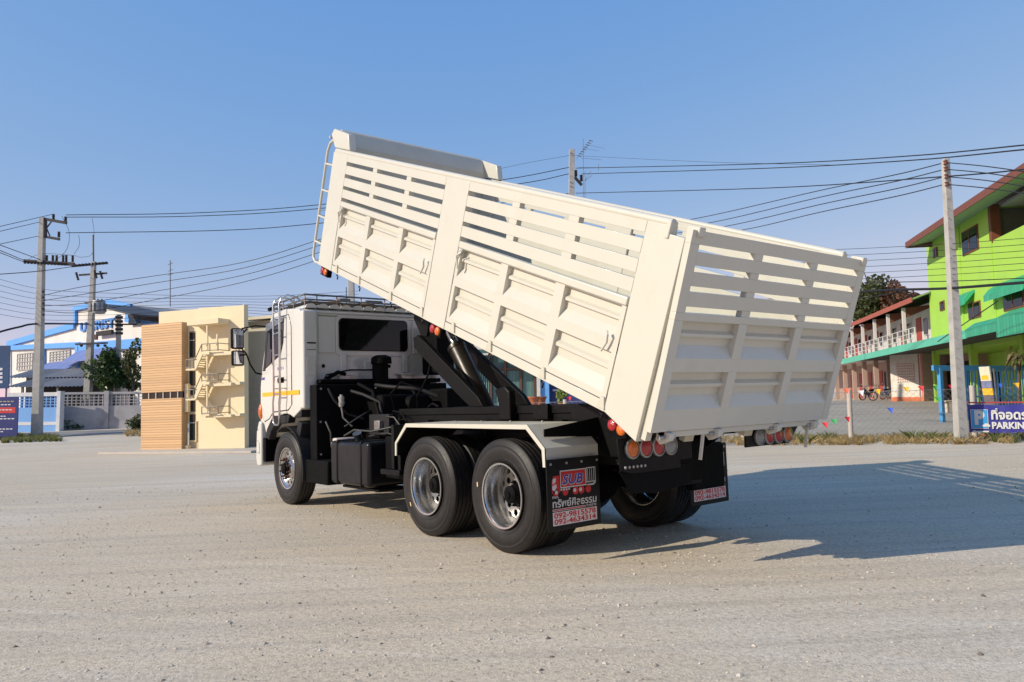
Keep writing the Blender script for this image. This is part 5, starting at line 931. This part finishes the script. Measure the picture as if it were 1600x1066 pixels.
for i in range(9):
    u_ = -1.6-i*3.3
    if i: MB().box(u_-.55, u_+.35, vM-.05, vM-.002, wFl, wFl+1.95).build('door', MRD, B2)
    MB().box(u_+.85, u_+1.75, vM-.05, vM-.002, wFl+.75, wFl+1.85).build('window_frame', MW, B2); MB().box(u_+.93, u_+1.67, vM-.07, vM-.051, wFl+.82, wFl+1.78).build('window_pane', GLASSB, B2)
    MB().box(u_-.9, u_-.72, -.78, -.6, wFl, wR-.19).build('roof_post', MW, B2); MB().prism([(-.7, wR-.75), (-.5, wR-.75), (vM-.05, wR-.2), (vM-.05, wR-.05), (-.7, wR-.2)], 'x', u_-.85, u_-.77).build('roof_bracket', BRD, B2)
    for k in range(3): uu = u_-.81+1.1*(k+1)-1.1; MB().box(uu-.03+.18, uu+.03+.18, -.86, -.80, wFl, wFl+.95).build('rail_post', MW, B2)
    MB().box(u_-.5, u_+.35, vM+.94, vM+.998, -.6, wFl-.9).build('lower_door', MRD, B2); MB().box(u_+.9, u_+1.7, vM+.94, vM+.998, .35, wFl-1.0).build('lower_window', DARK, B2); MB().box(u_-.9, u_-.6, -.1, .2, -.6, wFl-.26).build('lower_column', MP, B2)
for zz in (.35, .65, .95): MB().tube([(uF, -.83, wFl+zz), (-.05, -.83, wFl+zz)], .022, 6).build('balcony_rail', MW, B2)
MB().box(-1.5, -.9, vM-.06, vM-.003, wFl, wR).build('painted_pier', M('pier_pink', (.6, .2, .2), .7), B2)
# white block with vents
g = Frame(G(1393.5, 627.5), G(1440, 627), UPT); B3 = g.thing('wash_block', 'white block room with pierced vent panel and orange skirting', 'outbuilding'); uu, tt = g.uw(1440, 553); VW = M('block_white', (.66, .62, .54), .75)
MB().box(0, uu, 0, 3.2, -.3, tt+.2).build('wall', VW, B3); MB().box(-.02, uu+.02, -.03, -.001, -.3, .26).build('skirting', M('skirting_orange', (.6, .17, .07), .7), B3); MB().box(uu-.10, uu+.03, -.028, -.0005, .262, tt+.2).build('corner_stripe', M('corner_pink', (.58, .22, .18), .7), B3)
(a, t), (b_, w0) = g.uw(1400, 568.5), g.uw(1430, 597); VTM = M('vent_pink', (.56, .36, .32), .8)
MB().box(a, b_, -.012, -.001, w0, t).build('vent_backing', VTM, B3)
for j in range(7):
    for k in range(8): MB().box(a+(b_-a)*(k+.14)/8, a+(b_-a)*(k+.86)/8, -.05, -.0125, w0+(t-w0)*(j+.2)/7, w0+(t-w0)*(j+.8)/7).build('vent_block', VW, B3)
g2 = Frame(G(1443, 622.5), G(1482, 622), UPT); B4 = g2.thing('store_shed', 'tan sheet metal store under the green canopy', 'outbuilding'); MB().box(0, g2.uw(1478, 600)[0], 0, 2.2, -.1, g2.uw(1460, 567)[1]).build('wall', lines_mat('tan_sheet', (.40, .31, .19), (.30, .22, .13), 1.2, 0), B4); MB().box(-.02, g2.uw(1478, 600)[0]+.02, -.05, 2.25, g2.uw(1460, 567)[1], g2.uw(1460, 566)[1]+.08).build('lid', BRD, B4)
# ---- fence along the lot
FP_ = M('fence_post_concrete', (.48, .43, .38), .85, 0, .1, 5.)
fa, fb = G(1330, 689), G(1502, 688.5); dirf = (fb-fa)/np.linalg.norm(fb-fa); sp_ = 2.9
fence = thing('chain_link_fence', 'low chain link fence with round concrete posts along lot edge', 'fence', fa); FL0 = np.array(fa)
WTH = plain('fence_wire', (.30, .30, .29), .5, .7); hgt = 1.32
for k in range(-6, 4):
    o = dirf*sp_*k; MB().tube([V3(o+np.array([0, 0, -.15])), V3(o+np.array([0, 0, hgt+.08])+RH*.03)], .065, 10).build('post', FP_, fence, smooth=50)
x0, x1 = -6*sp_, 3*sp_; net = MB(); ax3 = np.array(dirf); 
n = int((x1-x0)/.16)
for i in range(-8, n):
    for s_ in (1, -1):
        a0 = x0+i*.16; b0 = a0+hgt
        pa, pb = (ax3*a0+np.array([0, 0, .03]), ax3*b0+np.array([0, 0, hgt])) if s_ > 0 else (ax3*b0+np.array([0, 0, .03]), ax3*a0+np.array([0, 0, hgt])); net.tube([pa, pb], .0028, 3, False)
net.build('wire_mesh', WTH, fence)['kind'] = 'stuff'
for zz in (hgt, .72, .06): MB().tube([V3(ax3*x0+np.array([0, 0, zz])), V3(ax3*x1+np.array([0, 0, zz]))], .006, 5).build('line_wire', WTH, fence)
FC = {'orange': (.75, .14, .06), 'white': (.72, .72, .72), 'yellow': (.8, .45, .02), 'red': (.62, .03, .04), 'green': (.03, .38, .10), 'blue': (.05, .12, .60)}; FM = {k: M('flag_'+k, v, .7, 0, .08, 10) for k, v in FC.items()}
flags = [(1322, 611, 'orange', 'on the fence top beside the round post'), (1345, 614, 'white', 'on the fence before the motorcycles'), (1371, 612, 'yellow', 'on the fence before the motorcycles'), (1415.5, 608.5, 'yellow', 'on the fence before the white block'), (1439, 607, 'red', 'on the fence at the corner of the white block'), (1461, 606.5, 'green', 'on the fence before the tan store'), (1465, 624, 'green', 'low on the fence before the tan store'), (1485, 605, 'red', 'on the fence beside the blue gate post'), (1562, 603, 'blue', 'on the fence before the blue gate bars'), (1588, 602, 'yellow', 'on the fence before the blue gate bars'), (1391, 641, 'blue', 'low on the fence over the yard'), (1324, 655, 'red', 'tied low on the round fence post'), (1289, 664, 'red', 'low on the fence below the tailgate'), (1303, 659, 'green', 'low on the fence below the tailgate'), (1535, 682, 'red', 'under the parking banner'), (701, 626, 'yellow', 'seen between hoist and cab'), (889, 623, 'red', 'before the navy shop wall')]
for x, y, c_, wh in flags:
    D = depth(G(1400, 690)) if x > 1000 else 24.; p0 = P(x, y, D-.1); s_ = .078; rz = random.uniform(-.4, .4); u_ = RH*math.cos(rz)+FH*math.sin(rz)
    vs = [u_*-s_+ZUP*.06, u_*0+ZUP*.06+FH*.03, u_*s_+ZUP*.06, u_*.03-ZUP*s_*1.15-FH*.03]; vs = vs+[v_+FH*.006 for v_ in vs]
    o = MB().add(vs, [(0, 1, 3), (1, 2, 3), (5, 4, 7), (6, 5, 7), (0, 3, 7, 4), (2, 6, 7, 3), (0, 4, 5, 1), (1, 5, 6, 2)]).build('pennant', FM[c_]); o.location = V3(p0); tag(o, '%s triangular pennant %s' % (c_, wh), 'flag', 'pennants on strings')
grass('dry_grass', 'strip of dry yellow grass along the fence foot', [G(1080, 697), G(1640, 694), G(1640, 683), G(1080, 687)], 9000, .16, GRASSD, 8, .008)
grass('green_grass', 'sparse green weeds among the dry grass by fence', [G(1150, 695), G(1640, 692), G(1640, 684), G(1150, 688)], 900, .26, GRASSG, 10, .008)
# ---- parking banner
f = Frame(P(1511, 678, DC+.25), P(1640, 674.5, DC-.6), UPT); B = f.thing('parking_banner', 'blue PARKING banner with white P symbol tied to red frame', 'banner'); q = lambda x, y, v=0.: f.uw(x, y, v)
BNV = M('parking_blue', (.035, .035, .26), .45, 0, .12, 1.5); (a, t), (b_, w0) = q(1512, 633), q(1640, 677); n = 24; vs = []
for i in range(n+1):
    for j in range(5): vs.append((a+(b_-a)*i/n, .012*math.sin(i*.9)+.008*math.sin(i*.35+j), w0+(t-w0)*j/4+.012*math.sin(i*.5)))
MB().add(vs, [(i*5+j, (i+1)*5+j, (i+1)*5+j+1, i*5+j+1) for i in range(n) for j in range(4)]).build('banner_sheet', BNV, B, smooth=60)
RFR = plain('red_frame', (.35, .04, .05), .5); MB().box(a-.06, a-.02, .02, .06, w0-.35, t+.04).build('frame_post', RFR, B); MB().box(a-.06, b_, .02, .06, t+.041, t+.075).build('frame_rail', RFR, B); MB().box(b_, b_+.04, .02, .06, w0-.35, t+.04).build('frame_post', RFR, B)
(pa, pt), (pb, pw) = q(1516, 640), q(1545, 670); MB().box(pa, pb, -.026, -.024, pw, pt).build('symbol_border', F_WHT, B); MB().box(pa+.012, pb-.012, -.030, -.027, pw+.012, pt-.012).build('symbol_panel', M('symbol_blue', (.03, .30, .62), .4), B)
A2 = ((1, 0, 0), (0, 0, 1)); text('P', 'symbol_letter', F_WHT, B, .46, (q(1523, 660)[0], -.033, q(1523, 662.5)[1]), A2, q(1539, 660)[0]-q(1523, 660)[0], .022, 0, .001)
MB().prism([(pa+.22, pw+.05), (pa+.23, pw+.10), (pa+.27, pw+.10), (pa+.29, pw+.13), (pa+.36, pw+.13), (pa+.38, pw+.10), (pa+.40, pw+.09), (pa+.40, pw+.05)], 'y', -.033, -.031).build('car_symbol', F_WHT, B)
text('ที่จอดรถ', 'thai_lettering', F_WHT, B, .30, (q(1549, 655)[0], -.030, q(1549, 655)[1]), A2, q(1618, 655)[0]-q(1549, 655)[0], .010, 0, .001); text('PARKING', 'latin_lettering', F_WHT, B, .22, (q(1550, 668)[0], -.030, q(1550, 669.5)[1]), A2, q(1612, 668)[0]-q(1550, 668)[0], .009, 0, .001)
MB().prism([(pa, pw-.07), (pa+.08, pw-.03), (pa+.08, pw-.055), (pb, pw-.05), (pb, pw-.085), (pa+.08, pw-.085), (pa+.08, pw-.11)], 'y', -.030, -.028).build('arrow', F_WHT, B)
# ---- blue gate
GBL = M('gate_blue', (.07, .30, .58), .5, 0, .08, 2.); f = Frame(G(1473, 660), G(1620, 650), UPT); B = f.thing('blue_gate', 'sky blue steel gate frame with vertical bars', 'gate'); q = lambda x, y, v=0.: f.uw(x, y, v); wt_ = q(1470, 575)[1]
MB().box(-.07, .07, -.07, .07, -.1, wt_).build('gate_post', GBL, B); u2 = q(1507, 600)[0]; MB().box(u2-.08, u2+.08, -.06, .06, 0, wt_-.11).build('gate_post', GBL, B); ue = q(1640, 600)[0]; MB().box(-.35, ue, -.05, .05, wt_-.11+.002, wt_-.002+.1).build('top_rail', GBL, B)
u3 = q(1498, 600)[0]; i = 0
while u3 < ue:
    if abs(u3-u2) > .12: MB().box(u3-.018, u3+.018, -.02, .02, .15, wt_-.12).build('gate_bar', GBL, B)
    u3 += .17; i += 1
for z_ in (.14, .95): MB().box(q(1498, 600)[0], ue, -.03, -.021, z_-.03, z_+.03).build('gate_rail', GBL, B)
# ---- leaning sign board, stone table and benches
p0 = G(1546, 690); f = Frame(P(1541, 640, 21.), P(1556, 639.5, 20.7), UPT); B = f.thing('standing_board', 'narrow leaning advertising board with yellow and white panels', 'sign'); h = f.uw(1540, 573)[1]
for n_, a0, a1, m_ in (('grey_panel', -.75, .33, M('board_grey', (.14, .12, .13), .6)), ('yellow_panel', .335, .50, FM['yellow']), ('photo_panel', .505, .66, M('board_photo', (.20, .22, .36), .5, 0, .5, 9.)), ('white_panel', .665, 1.0, M('board_white', (.68, .62, .46), .5))):
    z0, z1 = a0*h, a1*h; MB().prism([(-.03-.11*z0, z0), (.30-.11*z0, z0), (.30-.11*z1, z1), (-.03-.11*z1, z1)], 'y', 0, .04).build(n_, m_, B)
z0 = .78*h; MB().prism([(.02-.11*z0, z0-.1), (.24-.11*z0, z0-.1), (.24-.11*z0, z0+.02), (.02-.11*z0, z0+.02)], 'y', -.006, -.001).build('yellow_patch', FM['yellow'], B)
MB().prism([(.36-.0, -.75*h), (.40, -.75*h), (.27, .95*h), (.24, .95*h)], 'y', .05, .09).build('stay', STLG, B)
STN = M('terrazzo', (.56, .47, .36), .7, 0, .12, 9.)
def slab_seat(label, px, py, L, H, name='stone_bench', rz=.3):
    p0 = G(px, py); root = thing(name, label, 'bench' if 'bench' in name else 'table', p0); root.rotation_euler = (0, 0, YAW+math.pi/2+rz); MB().box(-L/2, L/2, -.2, .2, H-.08, H).build('seat' if 'bench' in name else 'table_top', STN, root, .02)
    for u_ in (-L*.33, L*.33): MB().box(u_-.07, u_+.07, -.15, .15, -.03, H-.081).build('leg', STN, root, .02)
slab_seat('cream terrazzo bench between blue gate post and slim pole', 1488, 645, 1.1, .55); slab_seat('cream terrazzo bench half behind the slim pole', 1520, 647, .9, .52, rz=-.2); slab_seat('cream terrazzo table behind the benches', 1516, 636, 1.2, .85, 'stone_table', .1)
# ---- motorcycles
def motorcycle(label, px, py, col, rz):
    p0 = G(px, py); root = thing('motorcycle', label, 'motorcycle', p0, 'motorcycles by the motel'); root.rotation_euler = (0, 0, rz)
    for x in (-.62, .62):
        W = MB().lathe([(.25, -.03), (.30, -.035), (.31, 0), (.30, .035), (.25, .03)], 22, (x, 0, .31), closed=True).build('wheel', MATTE, root, smooth=50); MB().lathe([(.245, 0), (.235, .012), (.235, -.012)], 18, (x, 0, .31), closed=True).build('rim', GALV, W)
        for k in range(6): a = k*math.pi/3; MB().tube([(x, 0, .31), (x+.24*math.cos(a), 0, .31+.24*math.sin(a))], .008, 4).build('spoke', GALV, W)
    MB().tube([(.62, 0, .31), (.48, 0, .75), (.42, 0, .95)], .03, 8).build('fork', GALV, root, smooth=50); MB().tube([(.40, -.32, 1.02), (.44, 0, .96), (.40, .32, 1.02)], .015, 6).build('handlebar', MATTE, root, smooth=50)
    MB().prism([(.45, .92), (.52, .70), (.40, .42), (.05, .36), (-.10, .55), (-.55, .62), (-.78, .72), (-.70, .78), (-.2, .70), (.05, .58), (.28, .70)], 'y', -.11, .11).build('body', col, root, .03); MB().prism([(-.72, .77), (-.70, .84), (-.15, .78), (.0, .70), (-.05, .66), (-.3, .72)], 'y', -.13, .13).build('seat', MATTE, root, .03)
    MB().box(-.12, .22, -.10, .10, .22, .42).build('engine', STEEL, root, .03); MB().tube([(.1, .13, .25), (-.6, .15, .32)], .035, 8).build('exhaust', GALV, root, smooth=50); MB().lathe([(.07, 0), (.05, .06), (0, .08)], 12, (.50, 0, .88), axis='x').build('headlamp', CLR, root, smooth=50)
    for s_ in (-1, 1): MB().tube([(.42, s_*.26, 1.0), (.38, s_*.30, 1.14)], .008, 5).build('mirror_stem', MATTE, root); MB().box(.36, .38, s_*.30-.05, s_*.30+.05, 1.12, 1.19).build('mirror', GALV, root)
motorcycle('parked dark motorcycle with pale mirror beside the motel', 1359, 625.5, M('bike_black', (.03, .03, .035), .3), 1.2); motorcycle('parked grey motorcycle side on before the motel', 1380, 626, M('bike_grey', (.12, .12, .13), .3), YAW+1.35); motorcycle('parked blue motorcycle against the white block', 1392, 624, M('bike_blue', (.03, .12, .45), .3), YAW+1.7)
# ---- trees on the right
tree('leafy_tree', 'tall dark green tree behind the motel roof', P(1372, 600, 66.), P(1368, 476, 66.), (2.7, 2.7, 2.4), 5200, .38, LEAF2, .3, 14, clumps=26)
tree('leafy_tree', 'rusty brown leaved tree beside the dark tree', P(1405, 600, 64.), P(1400, 470, 64.), (1.9, 1.9, 1.9), 2000, .32, LEAFR, .22, 15, clumps=16)
p0 = G(1592, 662); root = thing('potted_tree', 'broad leaved plant hanging over the blue gate', 'plant', p0); c = P(1592, 556, depth(p0))-p0; mb = MB(); rg = np.random.default_rng(5)
for i in range(46):
    a = rg.uniform(0, 6.28); r_ = rg.uniform(.1, .5); b0 = c+np.array([math.cos(a)*.15, math.sin(a)*.15, rg.uniform(-.35, .35)]); tip = b0+np.array([math.cos(a)*r_, math.sin(a)*r_, -rg.uniform(.15, .5)]); mid = (b0+tip)/2+np.array([0, 0, .12]); s_ = np.array([-math.sin(a), math.cos(a), 0])*.07
    mb.add([b0, mid+s_, tip, mid-s_], [(0, 1, 2, 3)])
mb.build('foliage', leaf_mat('broad_leaf', (.05, .05, .02), (.22, .17, .07)), root); MB().tube([(0, 0, -.05), V3(c)], .05, 8).build('stem', BARK, root, smooth=50)
